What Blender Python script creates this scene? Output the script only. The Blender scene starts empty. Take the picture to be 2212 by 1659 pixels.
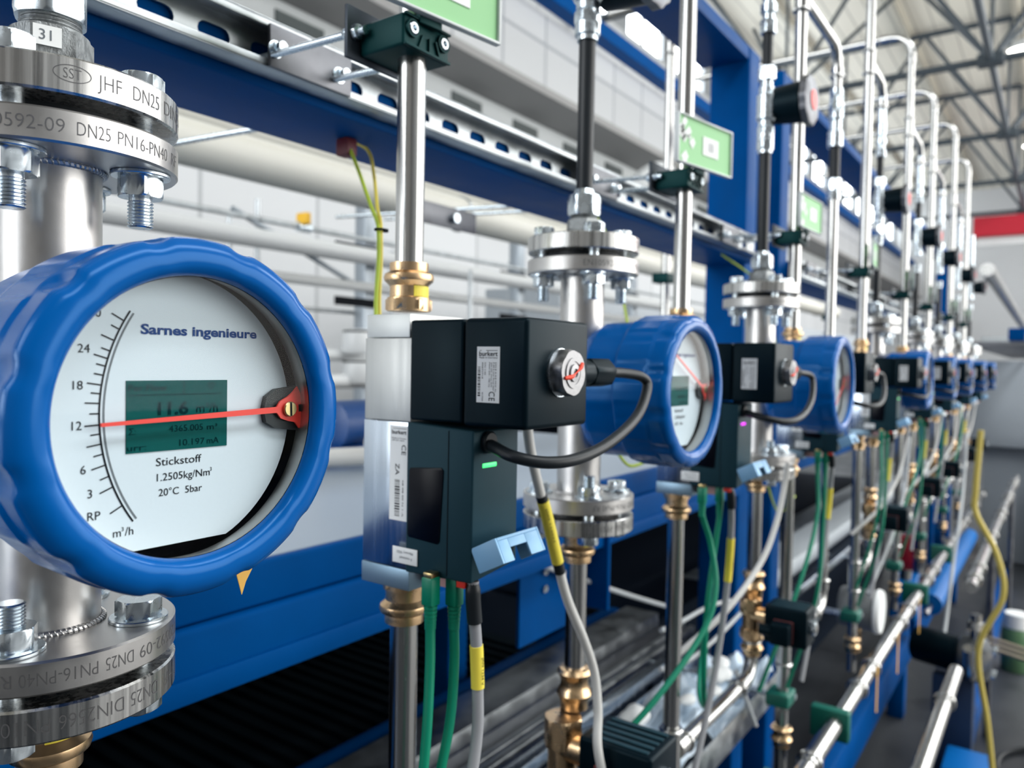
import bpy, bmesh, math, random
from mathutils import Matrix, Vector

# ------------------------------------------------------------------ camera, world, lights, exposure
SC = bpy.context.scene
COL = SC.collection
R_ = math.radians
CAM_Z = 1.40                       # eye height: everything below is built with z = 0 at the lens, then lifted
cd = bpy.data.cameras.new('camera')
cam = bpy.data.objects.new('camera', cd); COL.objects.link(cam)
rot = Matrix(((0.58017609, 0.01200533, -0.81440259), (-0.81429236, 0.03063484, -0.57964597), (0.01799025, 0.99945854, 0.02754946)))
cam.rotation_mode = 'XYZ'
# columns of the camera matrix: right, up, back
cam.rotation_euler = rot.to_euler()
cd.sensor_width = 36.0
cd.lens = 36.0 * 1662.0 / 2212.0
cd.clip_start = 0.02; cd.clip_end = 120
cd.dof.use_dof = True
cd.dof.focus_distance = 0.385
cd.dof.aperture_fstop = 9.0
SC.camera = cam
SC.view_settings.view_transform = 'Standard'
SC.view_settings.look = 'None'
SC.view_settings.exposure = -0.16
SC.view_settings.gamma = 1.0
SC.view_settings.use_curve_mapping = False

w = bpy.data.worlds.new('World'); SC.world = w; w.use_nodes = True
wn = w.node_tree.nodes; bg = wn['Background']
bg.inputs[0].default_value = (0.62, 0.80, 1.0, 1); bg.inputs[1].default_value = 0.35

def area(name, loc, direction, sx, sy, power, color=(1, 1, 1)):
    d = bpy.data.lights.new(name, 'AREA'); d.shape = 'RECTANGLE'; d.size = sx; d.size_y = sy
    d.energy = power; d.color = color
    o = bpy.data.objects.new(name, d); COL.objects.link(o); o.location = loc
    o.rotation_euler = Vector(direction).to_track_quat('-Z', 'Y').to_euler()
    return o
area('window_light_aisle', (13.0, -6.3, 2.0), (0, 1, 0.0), 23, 5.0, 1900, (1.0, 0.985, 0.95))
area('skylight_near', (2.0, -3.4, 5.7), (0, 0.1, -1), 9, 1.6, 520, (0.95, 0.98, 1.0))
area('skylight_far', (18.0, -3.4, 5.7), (0, 0.1, -1), 20, 1.6, 1500, (0.95, 0.98, 1.0))
area('window_light_left', (-4.4, 2.6, 2.0), (1, 0.0, -0.05), 3.6, 4.0, 380, (0.95, 0.98, 1.0))  # added fill that brightens left-facing sides; the left wall has no window

# ------------------------------------------------------------------ materials
MATS = {}
def mat(name, color, rough=0.5, metal=0.0, spec=0.5, noise=None, bump=None, coat=0.0, emit=None, tint=None, trans=0.0, alpha=1.0, ior=1.45):
    if name in MATS: return MATS[name]
    m = bpy.data.materials.new(name); m.use_nodes = True
    nt = m.node_tree; b = nt.nodes['Principled BSDF']
    b.inputs['Base Color'].default_value = (*color, 1)
    b.inputs['Roughness'].default_value = rough
    b.inputs['Metallic'].default_value = metal
    b.inputs['Specular IOR Level'].default_value = spec
    b.inputs['IOR'].default_value = ior
    b.inputs['Coat Weight'].default_value = coat
    b.inputs['Coat Roughness'].default_value = 0.06
    b.inputs['Transmission Weight'].default_value = trans
    b.inputs['Alpha'].default_value = alpha
    if tint: b.inputs['Specular Tint'].default_value = (*tint, 1)
    if emit:
        b.inputs['Emission Color'].default_value = (*emit[0], 1); b.inputs['Emission Strength'].default_value = emit[1]
    def coords(scale):
        tc = nt.nodes.new('ShaderNodeTexCoord'); mp = nt.nodes.new('ShaderNodeMapping')
        mp.inputs['Scale'].default_value = scale
        nt.links.new(tc.outputs['Object'], mp.inputs['Vector']); return mp
    if noise:                                   # (scale xyz, colour amount, roughness amount)
        mp = coords(noise[0]); n = nt.nodes.new('ShaderNodeTexNoise'); n.inputs['Scale'].default_value = 1.0
        n.inputs['Detail'].default_value = 4
        nt.links.new(mp.outputs[0], n.inputs['Vector'])
        mr = nt.nodes.new('ShaderNodeMapRange'); mr.inputs['From Min'].default_value = 0.3; mr.inputs['From Max'].default_value = 0.7
        mr.inputs['To Min'].default_value = max(0.02, rough - noise[2]); mr.inputs['To Max'].default_value = min(1, rough + noise[2])
        nt.links.new(n.outputs['Fac'], mr.inputs['Value']); nt.links.new(mr.outputs[0], b.inputs['Roughness'])
        mx = nt.nodes.new('ShaderNodeMix'); mx.data_type = 'RGBA'
        a = noise[1]
        mx.inputs['A'].default_value = (*[c * (1 - a) for c in color], 1); mx.inputs['B'].default_value = (*[min(1, c * (1 + a)) for c in color], 1)
        mr2 = nt.nodes.new('ShaderNodeMapRange'); mr2.inputs['From Min'].default_value = 0.3; mr2.inputs['From Max'].default_value = 0.7
        nt.links.new(n.outputs['Fac'], mr2.inputs['Value']); nt.links.new(mr2.outputs[0], mx.inputs['Factor'])
        nt.links.new(mx.outputs['Result'], b.inputs['Base Color'])
    if bump:                                    # (scale xyz, strength, distance)
        mp = coords(bump[0]); n = nt.nodes.new('ShaderNodeTexNoise'); n.inputs['Scale'].default_value = 1.0; n.inputs['Detail'].default_value = 3
        nt.links.new(mp.outputs[0], n.inputs['Vector'])
        bp = nt.nodes.new('ShaderNodeBump'); bp.inputs['Strength'].default_value = bump[1]; bp.inputs['Distance'].default_value = bump[2]
        nt.links.new(n.outputs['Fac'], bp.inputs['Height']); nt.links.new(bp.outputs[0], b.inputs['Normal'])
    MATS[name] = m
    return m

STEEL = mat('stainless_steel', (0.50, 0.50, 0.49), 0.21, 1.0, noise=((240, 240, 6), 0.06, 0.07))
SATIN = mat('satin_steel', (0.56, 0.55, 0.54), 0.36, 1.0, noise=((60, 60, 60), 0.05, 0.06), bump=((1500, 1500, 1500), 0.08, 0.0002))
TURNED = mat('turned_steel', (0.52, 0.52, 0.51), 0.28, 1.0, noise=((330, 330, 4), 0.32, 0.14))
STAMP = mat('stamped_groove', (0.13, 0.13, 0.135), 0.6, 0.3, spec=0.15)
NUTM = mat('brushed_nut', (0.34, 0.34, 0.35), 0.48, 1.0, noise=((300, 300, 300), 0.2, 0.1))
ZINC = mat('zinc_plated', (0.66, 0.73, 0.78), 0.26, 1.0, noise=((120, 120, 120), 0.08, 0.08))
CAST = mat('cast_zinc', (0.27, 0.285, 0.29), 0.5, 1.0, noise=((300, 300, 300), 0.25, 0.12), bump=((700, 700, 700), 0.5, 0.0006))
BRASS = mat('bronze_fitting', (0.68, 0.47, 0.27), 0.30, 1.0, noise=((70, 70, 70), 0.14, 0.08))
BRASS2 = mat('brass_screw', (0.55, 0.42, 0.20), 0.3, 1.0)
BLUE = mat('blue_gloss_paint', (0.0, 0.092, 0.36), 0.20, 0.0, spec=0.45, coat=0.0, tint=(0.30, 0.62, 1.0), bump=((90, 90, 90), 0.06, 0.0006))
FRAME = mat('blue_frame_paint', (0.0, 0.062, 0.245), 0.46, 0.0, spec=0.06, tint=(0.25, 0.6, 1.0), noise=((9, 9, 9), 0.10, 0.06), bump=((160, 160, 160), 0.10, 0.0006))
GALV = mat('galvanised_steel', (0.44, 0.47, 0.49), 0.38, 1.0, noise=((26, 26, 26), 0.22, 0.10))
DARKGALV = mat('raw_steel_plate', (0.17, 0.175, 0.19), 0.46, 1.0, noise=((40, 40, 40), 0.2, 0.1))
ALU = mat('milled_aluminium', (0.50, 0.51, 0.50), 0.5, 0.8, noise=((160, 160, 4), 0.07, 0.06))
ALU2 = mat('anodised_aluminium', (0.48, 0.54, 0.61), 0.24, 1.0, noise=((200, 200, 5), 0.06, 0.05))
ALUTOP = mat('white_aluminium', (0.66, 0.68, 0.67), 0.5, 0.6)
BLACK = mat('black_plastic', (0.0012, 0.006, 0.010), 0.40, 0.0, spec=0.15, tint=(0.55, 0.85, 1.0), bump=((900, 900, 900), 0.04, 0.0002))
GREY = mat('charcoal_plastic', (0.011, 0.036, 0.050), 0.5, 0.0, spec=0.25, tint=(0.5, 0.85, 1.0))
GLOSSB = mat('gloss_black_window', (0.001, 0.002, 0.006), 0.3, spec=0.12)
RUBBER = mat('black_rubber', (0.010, 0.014, 0.018), 0.42, spec=0.4)
CABLE = mat('grey_cable', (0.31, 0.32, 0.34), 0.45)
WCABLE = mat('white_cable', (0.62, 0.62, 0.60), 0.45)
GREENC = mat('green_cable', (0.0, 0.22, 0.125), 0.38)
CLAMP = mat('dark_green_plastic', (0.001, 0.026, 0.028), 0.45, spec=0.22, tint=(0.4, 0.9, 0.9))
DPLATE = mat('dark_plate', (0.05, 0.06, 0.075), 0.5, 0.8)
BASEP = mat('blue_grey_aluminium', (0.20, 0.30, 0.39), 0.42, 0.7)
LCLAMP = mat('green_plastic', (0.005, 0.13, 0.095), 0.42)
YELLOW = mat('yellow_sleeve', (0.86, 0.72, 0.08), 0.5)
YGRN = mat('yellow_green_wire', (0.42, 0.55, 0.05), 0.42)
YWIRE = mat('yellow_wire', (0.72, 0.60, 0.10), 0.42)
CLIP = mat('pale_blue_plastic', (0.24, 0.48, 0.74), 0.4)
RED = mat('red_plastic', (0.86, 0.045, 0.03), 0.4)
REDM = mat('red_paint_mark', (0.9, 0.07, 0.03), 0.5)
PAPER = mat('white_paper', (0.86, 0.88, 0.88), 0.6)
INK = mat('black_ink', (0.008, 0.010, 0.014), 0.7, spec=0.1)
INKG = mat('grey_ink', (0.16, 0.18, 0.20), 0.7, spec=0.1)
NAVY = mat('navy_ink', (0.003, 0.045, 0.20), 0.7, spec=0.1)
DIAL = mat('dial_white', (0.66, 0.72, 0.78), 0.6, spec=0.15, noise=((900, 900, 900), 0.015, 0.0))
LCD = mat('lcd_green', (0.002, 0.082, 0.078), 0.6, spec=0.06)
LCDT = mat('lcd_segment', (0.0, 0.022, 0.026), 0.7, spec=0.03)
AMBER = mat('amber_paper', (0.80, 0.46, 0.10), 0.7)
LED = mat('green_indicator', (0.05, 0.9, 0.2), 0.3, emit=((0.08, 1.0, 0.25), 1.3))
LEDM = mat('magenta_indicator', (0.8, 0.0, 0.9), 0.3, emit=((0.85, 0.0, 1.0), 1.6))
SIGN = mat('green_card', (0.30, 0.62, 0.30), 0.55)
PINK = mat('pink_plastic', (0.60, 0.36, 0.36), 0.4)
CREAM = mat('cream_duct', (0.62, 0.61, 0.55), 0.4)

def glassy(name, tint, gloss=0.1, rough=0.02, thick=False):
    m = bpy.data.materials.new(name); m.use_nodes = True; nt = m.node_tree
    for n in list(nt.nodes):
        if n.type != 'OUTPUT_MATERIAL': nt.nodes.remove(n)
    out = [n for n in nt.nodes if n.type == 'OUTPUT_MATERIAL'][0]
    t = nt.nodes.new('ShaderNodeBsdfTransparent'); t.inputs[0].default_value = (*tint, 1)
    g = nt.nodes.new('ShaderNodeBsdfGlossy'); g.inputs['Roughness'].default_value = rough
    f = nt.nodes.new('ShaderNodeFresnel'); f.inputs['IOR'].default_value = 1.18
    mx = nt.nodes.new('ShaderNodeMixShader')
    ge = nt.nodes.new('ShaderNodeNewGeometry'); mu = nt.nodes.new('ShaderNodeMath'); mu.operation = 'MULTIPLY_ADD'
    mu.inputs[1].default_value = -1.0; mu.inputs[2].default_value = 1.0; m2 = nt.nodes.new('ShaderNodeMath'); m2.operation = 'MULTIPLY'
    nt.links.new(ge.outputs['Backfacing'], mu.inputs[0]); nt.links.new(mu.outputs[0], m2.inputs[0]); nt.links.new(f.outputs[0], m2.inputs[1])
    nt.links.new(m2.outputs[0], mx.inputs[0]); nt.links.new(t.outputs[0], mx.inputs[1]); nt.links.new(g.outputs[0], mx.inputs[2])
    nt.links.new(mx.outputs[0], out.inputs['Surface'])
    MATS[name] = m; return m
GLASS = glassy('clear_glass', (0.97, 0.99, 0.99))
ACRYL = glassy('clear_acrylic', (0.93, 0.96, 0.95), rough=0.05)

# ------------------------------------------------------------------ mesh helpers
def frame(o, axis, up=None):
    z = Vector(axis).normalized()
    u = Vector(up) if up else (Vector((0, 0, 1)) if abs(z.z) < 0.9 else Vector((1, 0, 0)))
    x = u.cross(z).normalized(); y = z.cross(x)
    m = Matrix((x, y, z)).transposed().to_4x4(); m.translation = Vector(o); return m

def spline(pts, n=8):
    P = [Vector(p) for p in pts]
    if len(P) < 3: return P
    Q = [P[0] * 2 - P[1]] + P + [P[-1] * 2 - P[-2]]; out = []
    for i in range(1, len(Q) - 2):
        a, b, c, d = Q[i - 1:i + 3]
        for k in range(n):
            t = k / n
            out.append(0.5 * ((2 * b) + (c - a) * t + (2 * a - 5 * b + 4 * c - d) * t * t + (3 * b - a - 3 * c + d) * t ** 3))
    out.append(P[-1]); return out

class MB:
    def __init__(s): s.bm = bmesh.new()
    def _add(s, vs, fs, M=None):
        v = [s.bm.verts.new((M @ Vector(p)) if M else p) for p in vs]
        for f in fs:
            try: s.bm.faces.new([v[i] for i in f])
            except ValueError: pass
        return v
    def box(s, a, b, bev=0.0, seg=2, M=None):
        x0, y0, z0 = a; x1, y1, z1 = b
        v = s._add([(x0, y0, z0), (x1, y0, z0), (x1, y1, z0), (x0, y1, z0), (x0, y0, z1), (x1, y0, z1), (x1, y1, z1), (x0, y1, z1)],
                   [(0, 3, 2, 1), (4, 5, 6, 7), (0, 1, 5, 4), (1, 2, 6, 5), (2, 3, 7, 6), (3, 0, 4, 7)], M)
        if bev:
            es = {e for q in v for e in q.link_edges}
            bmesh.ops.bevel(s.bm, geom=list(es), offset=bev, segments=seg, affect='EDGES', profile=0.5)
        return s
    def hull8(s, pts, bev=0.0, seg=2):     # eight corners in box order
        v = s._add(pts, [(0, 3, 2, 1), (4, 5, 6, 7), (0, 1, 5, 4), (1, 2, 6, 5), (2, 3, 7, 6), (3, 0, 4, 7)])
        if bev:
            es = {e for q in v for e in q.link_edges}
            bmesh.ops.bevel(s.bm, geom=list(es), offset=bev, segments=seg, affect='EDGES', profile=0.5)
        return s
    def lathe(s, prof, o=(0, 0, 0), axis=(0, 0, 1), seg=48, caps=True, mod=None):
        M = frame(o, axis); vs = []; fs = []; n = len(prof)
        for (r, h) in prof:
            for k in range(seg):
                a = 2 * math.pi * k / seg; q = r * (mod(a, r, h) if mod else 1)
                vs.append((q * math.cos(a), q * math.sin(a), h))
        for i in range(n - 1):
            for k in range(seg):
                k2 = (k + 1) % seg
                fs.append((i * seg + k, i * seg + k2, (i + 1) * seg + k2, (i + 1) * seg + k))
        if caps:
            fs.append(tuple(range(seg - 1, -1, -1))); fs.append(tuple((n - 1) * seg + k for k in range(seg)))
        s._add(vs, fs, M); return s
    def cyl(s, p0, p1, r, seg=32, r2=None, ch=0.0):
        p0 = Vector(p0); p1 = Vector(p1); L = (p1 - p0).length; r2 = r if r2 is None else r2
        pr = [(r, 0), (r2, L)] if not ch else [(r - ch, 0), (r, ch), (r2, L - ch), (r2 - ch, L)]
        return s.lathe(pr, p0, p1 - p0, seg)
    def hexa(s, p0, p1, r, ch=0.0008, ang=0.0):
        p0 = Vector(p0); p1 = Vector(p1); L = (p1 - p0).length; ax = (p1 - p0)
        M = frame(p0, ax); seg = 36; vs = []; fs = []
        def hx(a):
            t = ((a + ang) % (math.pi / 3)) - math.pi / 6
            return r * math.cos(math.pi / 6) / math.cos(t)
        rows = [(0, r * 0.90), (L * 0.0 + ch, None), (L - ch, None), (L, r * 0.90)]
        for h, lim in rows:
            for k in range(seg):
                a = 2 * math.pi * k / seg; q = hx(a); q = min(q, lim) if lim else q
                vs.append((q * math.cos(a), q * math.sin(a), h))
        for i in range(3):
            for k in range(seg):
                k2 = (k + 1) % seg; fs.append((i * seg + k, i * seg + k2, (i + 1) * seg + k2, (i + 1) * seg + k))
        fs.append(tuple(range(seg - 1, -1, -1))); fs.append(tuple(3 * seg + k for k in range(seg)))
        s._add(vs, fs, M); return s
    def thread(s, p0, p1, r, pitch=0.0016, depth=0.0009, seg=28):
        p0 = Vector(p0); p1 = Vector(p1); L = (p1 - p0).length; n = max(2, int(L / pitch)); pr = []
        for i in range(n):
            h = L * i / n; pr += [(r - depth, h), (r, h + L / n * 0.45), (r, h + L / n * 0.55)]
        pr.append((r - depth, L)); return s.lathe(pr, p0, p1 - p0, seg)
    def tube(s, pts, r, seg=12, smooth=6, caps=True, rfun=None):
        P = spline(pts, smooth) if smooth else [Vector(p) for p in pts]
        n = len(P); vs = []; fs = []; prev = None
        for i, p in enumerate(P):
            t = (P[min(i + 1, n - 1)] - P[max(i - 1, 0)]).normalized()
            if prev is None:
                u = Vector((0, 0, 1)) if abs(t.z) < 0.9 else Vector((1, 0, 0)); x = u.cross(t).normalized()
            else:
                x = (prev - t * prev.dot(t)).normalized()
            prev = x; y = t.cross(x); rr = rfun(i / (n - 1)) * r if rfun else r
            for k in range(seg):
                a = 2 * math.pi * k / seg; vs.append(p + (x * math.cos(a) + y * math.sin(a)) * rr)
        for i in range(n - 1):
            for k in range(seg):
                k2 = (k + 1) % seg; fs.append((i * seg + k, i * seg + k2, (i + 1) * seg + k2, (i + 1) * seg + k))
        if caps:
            fs.append(tuple(range(seg - 1, -1, -1))); fs.append(tuple((n - 1) * seg + k for k in range(seg)))
        s._add(vs, fs); return s
    def torus(s, o, axis, R, r, seg=40, cs=10):
        M = frame(o, axis); vs = []; fs = []
        for i in range(seg):
            a = 2 * math.pi * i / seg
            for k in range(cs):
                b = 2 * math.pi * k / cs; q = R + r * math.cos(b); vs.append((q * math.cos(a), q * math.sin(a), r * math.sin(b)))
        for i in range(seg):
            for k in range(cs):
                fs.append((i * cs + k, ((i + 1) % seg) * cs + k, ((i + 1) % seg) * cs + (k + 1) % cs, i * cs + (k + 1) % cs))
        s._add(vs, fs, M); return s
    def prism(s, poly, M, d, bev=0.0):       # 2D polygon in M's xy plane, pushed d along its z
        n = len(poly)
        v = s._add([(x, y, 0) for x, y in poly] + [(x, y, d) for x, y in poly],
                   [tuple(range(n - 1, -1, -1)), tuple(range(n, 2 * n))] + [(i, (i + 1) % n, n + (i + 1) % n, n + i) for i in range(n)], M)
        if bev:
            es = {e for q in v for e in q.link_edges}
            bmesh.ops.bevel(s.bm, geom=list(es), offset=bev, segments=2, affect='EDGES', profile=0.5)
        return s
    def add_mesh(s, me, fn):
        v = [s.bm.verts.new(fn(p.co)) for p in me.vertices]
        for f in me.polygons:
            try: s.bm.faces.new([v[i] for i in f.vertices])
            except ValueError: pass
        return s
    def build(s, name, m, parent=None, sharp=35):
        me = bpy.data.meshes.new(name); bmesh.ops.recalc_face_normals(s.bm, faces=s.bm.faces); s.bm.to_mesh(me); s.bm.free()
        me.materials.append(m)
        for p in me.polygons: p.use_smooth = True
        me.set_sharp_from_angle(angle=R_(sharp))
        o = bpy.data.objects.new(name, me); COL.objects.link(o)
        if parent: o.parent = parent
        return o

def thing(name, label, cat, loc=(0, 0, 0), group=None):
    o = bpy.data.objects.new(name, None); COL.objects.link(o); o.location = loc; o.empty_display_size = 0.02
    return tag(o, label, cat, group)
def tag(o, label, cat, group=None):
    o['label'] = label; o['category'] = cat
    if group: o['group'] = group
    return o
def struct(o): o['kind'] = 'structure'; return o
def kids(o): return [c for c in CH.get(o.name, [])]
CH = {}
def copy_tree(o, parent=None):
    global CH
    c = o.copy(); COL.objects.link(c)
    if parent is not None: c.parent = parent
    for ch in CH.get(o.name, []): copy_tree(ch, c)
    return c
def index_children():
    CH.clear()
    for o in bpy.data.objects:
        if o.parent: CH.setdefault(o.parent.name, []).append(o)
def dup(o, loc, label):
    index_children(); c = copy_tree(o); c.location = loc; c['label'] = label; return c
def sub(root, name):
    index_children()
    return [c for c in CH.get(root.name, []) if c.name.split('.')[0] == name]

_tc = {}
def text_mesh(txt, bold=0.0, space=1.0):
    key = (txt, bold, space)
    if key in _tc: return _tc[key]
    cu = bpy.data.curves.new('t', 'FONT'); cu.body = txt; cu.offset = bold; cu.resolution_u = 3; cu.space_character = space
    o = bpy.data.objects.new('t', cu); COL.objects.link(o)
    dg = bpy.context.evaluated_depsgraph_get(); me = bpy.data.meshes.new_from_object(o.evaluated_get(dg))
    bpy.data.objects.remove(o); bpy.data.curves.remove(cu)
    xs = [v.co.x for v in me.vertices]; 
    _tc[key] = (me, min(xs), max(xs)); return _tc[key]
def put_text(mb, txt, fn, width=None, height=None, align='l', bold=0.0, space=1.0):
    """fn(u, v) -> point; width in metres fixes the run, height is the cap height."""
    me, x0, x1 = text_mesh(txt, bold, space)
    sy = (height or 0.003) / 0.70
    sx = width / (x1 - x0) if width else sy
    off = {'l': 0.0, 'c': -0.5 * (x1 - x0) * sx, 'r': -(x1 - x0) * sx}[align]
    mb.add_mesh(me, lambda p: fn((p.x - x0) * sx + off, p.y * sy))
    return (x1 - x0) * sx
def rect(mb, fn, u0, v0, u1, v1):
    a = [fn(u0, v0), fn(u1, v0), fn(u1, v1), fn(u0, v1)]
    mb._add(a, [(0, 1, 2, 3)])

ORD = ['nearest', 'second', 'third', 'fourth', 'fifth', 'sixth', 'seventh', 'eighth']
PIPE_Y = 0.417
METER_X = [0.182, 0.712, 1.31, 2.30, 3.00, 3.60, 4.30, 4.95]
GAS_X = [0.4444, 0.9744, 1.5044, 2.12, 2.75, 3.30, 4.00, 4.62]

# ------------------------------------------------------------------ flow meters (round blue dial instruments between flanges)
def on_face(y): return lambda u, v: Vector((u, y, v))
def polyline(mb, pts, wd, fn):
    for i in range(len(pts) - 1):
        a = Vector((*pts[i], 0)); b = Vector((*pts[i + 1], 0)); d = (b - a).normalized(); n = Vector((-d.y, d.x, 0)) * wd / 2; e = d * wd * 0.3
        q = [a - e - n, b + e - n, b + e + n, a - e + n]
        mb._add([fn(p.x, p.y) for p in q], [(0, 1, 2, 3)])
def arc_text(mb, txt, a0, z0, R, width, h, flip=False):
    if not flip: fn = lambda u, v: Vector((R * math.cos(a0 + u / R), R * math.sin(a0 + u / R), z0 + v))
    else: fn = lambda u, v: Vector((R * math.cos(a0 - u / R), R * math.sin(a0 - u / R), z0 - v))
    put_text(mb, txt, fn, width, h, bold=-0.012)

FR = 0.0588      # flange radius
def make_meter():
    root = thing('flow_meter', '', 'flow meter', (0, PIPE_Y, 0), 'blue dial flow meters along the pipe rack')
    MB().cyl((0, 0, -0.137), (0, 0, 0.094), 0.0232, 64).build('meter_tube', SATIN, root)
    def weld(z, s):
        m = MB()
        m.torus((0, 0, z), (0, 0, 1), 0.0240, 0.0016, 64, 8)
        for k in range(64):
            a = 2 * math.pi * k / 64; m.torus((0.0240 * math.cos(a), 0.0240 * math.sin(a), z), (-math.sin(a), math.cos(a), 0.5), 0.0014, 0.0006, 10, 5)
        return m.build('weld_seam', SATIN, root)
    weld(0.0925, 1); weld(-0.136, -1)
    def disc(z0, z1, name, m):
        c = 0.0010
        return MB().lathe([(0.012, z0), (FR - c, z0), (FR, z0 + c), (FR, z1 - c), (FR - c, z1), (0.012, z1)], seg=128).build(name, m, root)
    f1 = disc(0.0932, 0.1085, 'flange', SATIN); f2 = disc(-0.1520, -0.1365, 'flange', SATIN)
    c1 = disc(0.1155, 0.1320, 'counter_flange', TURNED); c2 = disc(-0.1740, -0.1575, 'counter_flange', TURNED)
    MB().lathe([(0.013, 0.1085), (0.040, 0.1085), (0.040, 0.1155), (0.013, 0.1155)], seg=64).build('gasket', RUBBER, root)
    MB().lathe([(0.013, -0.1575), (0.040, -0.1575), (0.040, -0.1520), (0.013, -0.1520)], seg=64).build('gasket', RUBBER, root)
    # stamped lettering, upright on the top pair and upside down on the bottom pair
    RS = FR + 0.00012
    m = MB(); arc_text(m, 'JHF', R_(-95.5), 0.1205, RS, 0.0110, 0.0068); arc_text(m, 'DN25', R_(-79), 0.1205, RS, 0.0168, 0.0068)
    arc_text(m, 'DIN2566', R_(-58), 0.1205, RS, 0.034, 0.0068); arc_text(m, 'PN10/40', R_(-18), 0.1205, RS, 0.034, 0.0068)
    arc_text(m, 'SST', R_(-109), 0.1222, RS, 0.0072, 0.0046)
    def oval(zc, ac, sgn):
        pts = [(0.0075 * math.cos(t * 2 * math.pi / 40), 0.0037 * math.sin(t * 2 * math.pi / 40)) for t in range(41)]
        polyline(m, pts, 0.00035, lambda u, v: Vector((RS * math.cos(ac + u / RS), RS * math.sin(ac + u / RS), zc + v)))
    oval(0.1244, R_(-105.5), 1); m.build('stamped_lettering', STAMP, c1)
    m = MB(); arc_text(m, 'EN10592-09', R_(-149), 0.0978, RS, 0.0418, 0.0062); arc_text(m, 'DN25', R_(-103.7), 0.0978, RS, 0.0142, 0.0062)
    arc_text(m, 'PN16-PN40', R_(-86.5), 0.0978, RS, 0.0323, 0.0062); arc_text(m, 'RF', R_(-50), 0.0978, RS, 0.008, 0.0062)
    m.build('stamped_lettering', STAMP, f1)
    m = MB(); arc_text(m, 'HT20592-09', R_(-30), -0.1412, RS, 0.045, 0.0062, True); arc_text(m, 'DN25', R_(-77.5), -0.1412, RS, 0.0140, 0.0062, True)
    arc_text(m, 'PN16-PN40', R_(-94.5), -0.1412, RS, 0.0315, 0.0062, True); arc_text(m, 'RF', R_(-128), -0.1412, RS, 0.008, 0.0062, True)
    m.build('stamped_lettering', STAMP, f2)
    m = MB(); arc_text(m, 'JHF', R_(-42), -0.1622, RS, 0.0125, 0.0068, True); arc_text(m, 'DN25', R_(-61.5), -0.1622, RS, 0.0178, 0.0068, True)
    arc_text(m, 'DIN2566', R_(-82.5), -0.1622, RS, 0.0285, 0.0068, True); arc_text(m, 'PN10/40', R_(-113.5), -0.1622, RS, 0.030, 0.0068, True)
    arc_text(m, 'SST', R_(-30), -0.1638, RS, 0.0072, 0.0046, True); oval(-0.1660, R_(-33.5), 1)
    m.build('stamped_lettering', STAMP, c2)
    # bolts: head above, nut below (top pair); head or nut on either side (bottom pair)
    for k, deg in enumerate((-45, -135, 45, 135)):
        x, y = 0.0425 * math.cos(R_(deg)), 0.0425 * math.sin(R_(deg)); tw = 0.4 * k
        b = MB(); b.hexa((x, y, 0.1335), (x, y, 0.1425), 0.0112, ang=tw).cyl((x, y, 0.1320), (x, y, 0.1336), 0.0115, 28).cyl((x, y, 0.078), (x, y, 0.134), 0.0056, 20).thread((x, y, 0.0655), (x, y, 0.079), 0.0062)
        bo = b.build('bolt', ZINC, root)
        MB().cyl((x, y, 0.0912), (x, y, 0.0932), 0.0142, 40, ch=0.0004).build('washer', ZINC, bo)
        MB().hexa((x, y, 0.0808), (x, y, 0.0912), 0.0117, ang=tw + 0.3).build('nut', ZINC, bo)
        up = k in (1, 2)
        b = MB(); b.cyl((x, y, -0.176), (x, y, -0.128), 0.0056, 20)
        if up: b.thread((x, y, -0.128), (x, y, -0.1135), 0.0062).hexa((x, y, -0.1835), (x, y, -0.1740), 0.0112, ang=tw)
        else: b.hexa((x, y, -0.1345), (x, y, -0.1255), 0.0112, ang=tw).thread((x, y, -0.186), (x, y, -0.175), 0.0062)
        bo = b.build('bolt', ZINC, root)
        MB().cyl((x, y, -0.1365), (x, y, -0.1345), 0.0142, 40, ch=0.0004).build('washer', ZINC, bo)
        if up: MB().hexa((x, y, -0.1345), (x, y, -0.1245), 0.0117, ang=tw + 0.2).build('nut', ZINC, bo)
        else: MB().hexa((x, y, -0.1835), (x, y, -0.1740), 0.0117, ang=tw + 0.2).build('nut', ZINC, bo)
    # housing and bezel (axis runs towards the aisle, -y)
    gx, gz = 0.0038, -0.0250; dx_ = -0.0010
    AX = (0, -1, 0)
    def lm(a, r, h):                      # raised ribs along the housing
        return 1 + 0.022 * max(0, min(1, (math.cos(6 * a) - 0.1) * 4)) if (r > 0.06 and 0.016 < h < 0.082) else 1
    MB().lathe([(0.020, 0.016), (0.054, 0.022), (0.064, 0.030), (0.0675, 0.040), (0.0685, 0.0405), (0.0685, 0.078), (0.060, 0.080)], (gx, 0, gz), AX, 120, mod=lm).build('housing', BLUE, root)
    MB().box((-0.036, -0.038, gz + 0.016), (-0.020, -0.024, gz + 0.046), 0.002).cyl((-0.029, -0.038, gz + 0.036), (-0.029, -0.040, gz + 0.036), 0.003).build('mounting_bracket', ALU2, root)
    # bezel: a cap with finger notches near its front edge
    def notch(a, h):
        t = (a / (2 * math.pi / 12)) % 1.0 - 0.5
        d = abs(t) / 0.16
        if d > 1: return 0.0
        p = (h - 0.119) / 0.0125
        if abs(p) > 1: return 0.0
        return (1 - d * d) * (1 - p * p)
    def bm_(a, r, h):
        if r < 0.060: return 1
        q = 1 - 0.027 * notch(a, h)
        t = (a / (2 * math.pi / 12) + 0.5) % 1.0 - 0.5
        if h < 0.110: q *= 1 + 0.014 * max(0, min(1, (0.32 - abs(t)) * 9))
        return q
    pr = [(0.0652, 0.074), (0.0718, 0.074), (0.0733, 0.0755)]
    for i in range(26): pr.append((0.0736 + 0.0008 * i / 25, 0.077 + 0.046 * i / 25))
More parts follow.
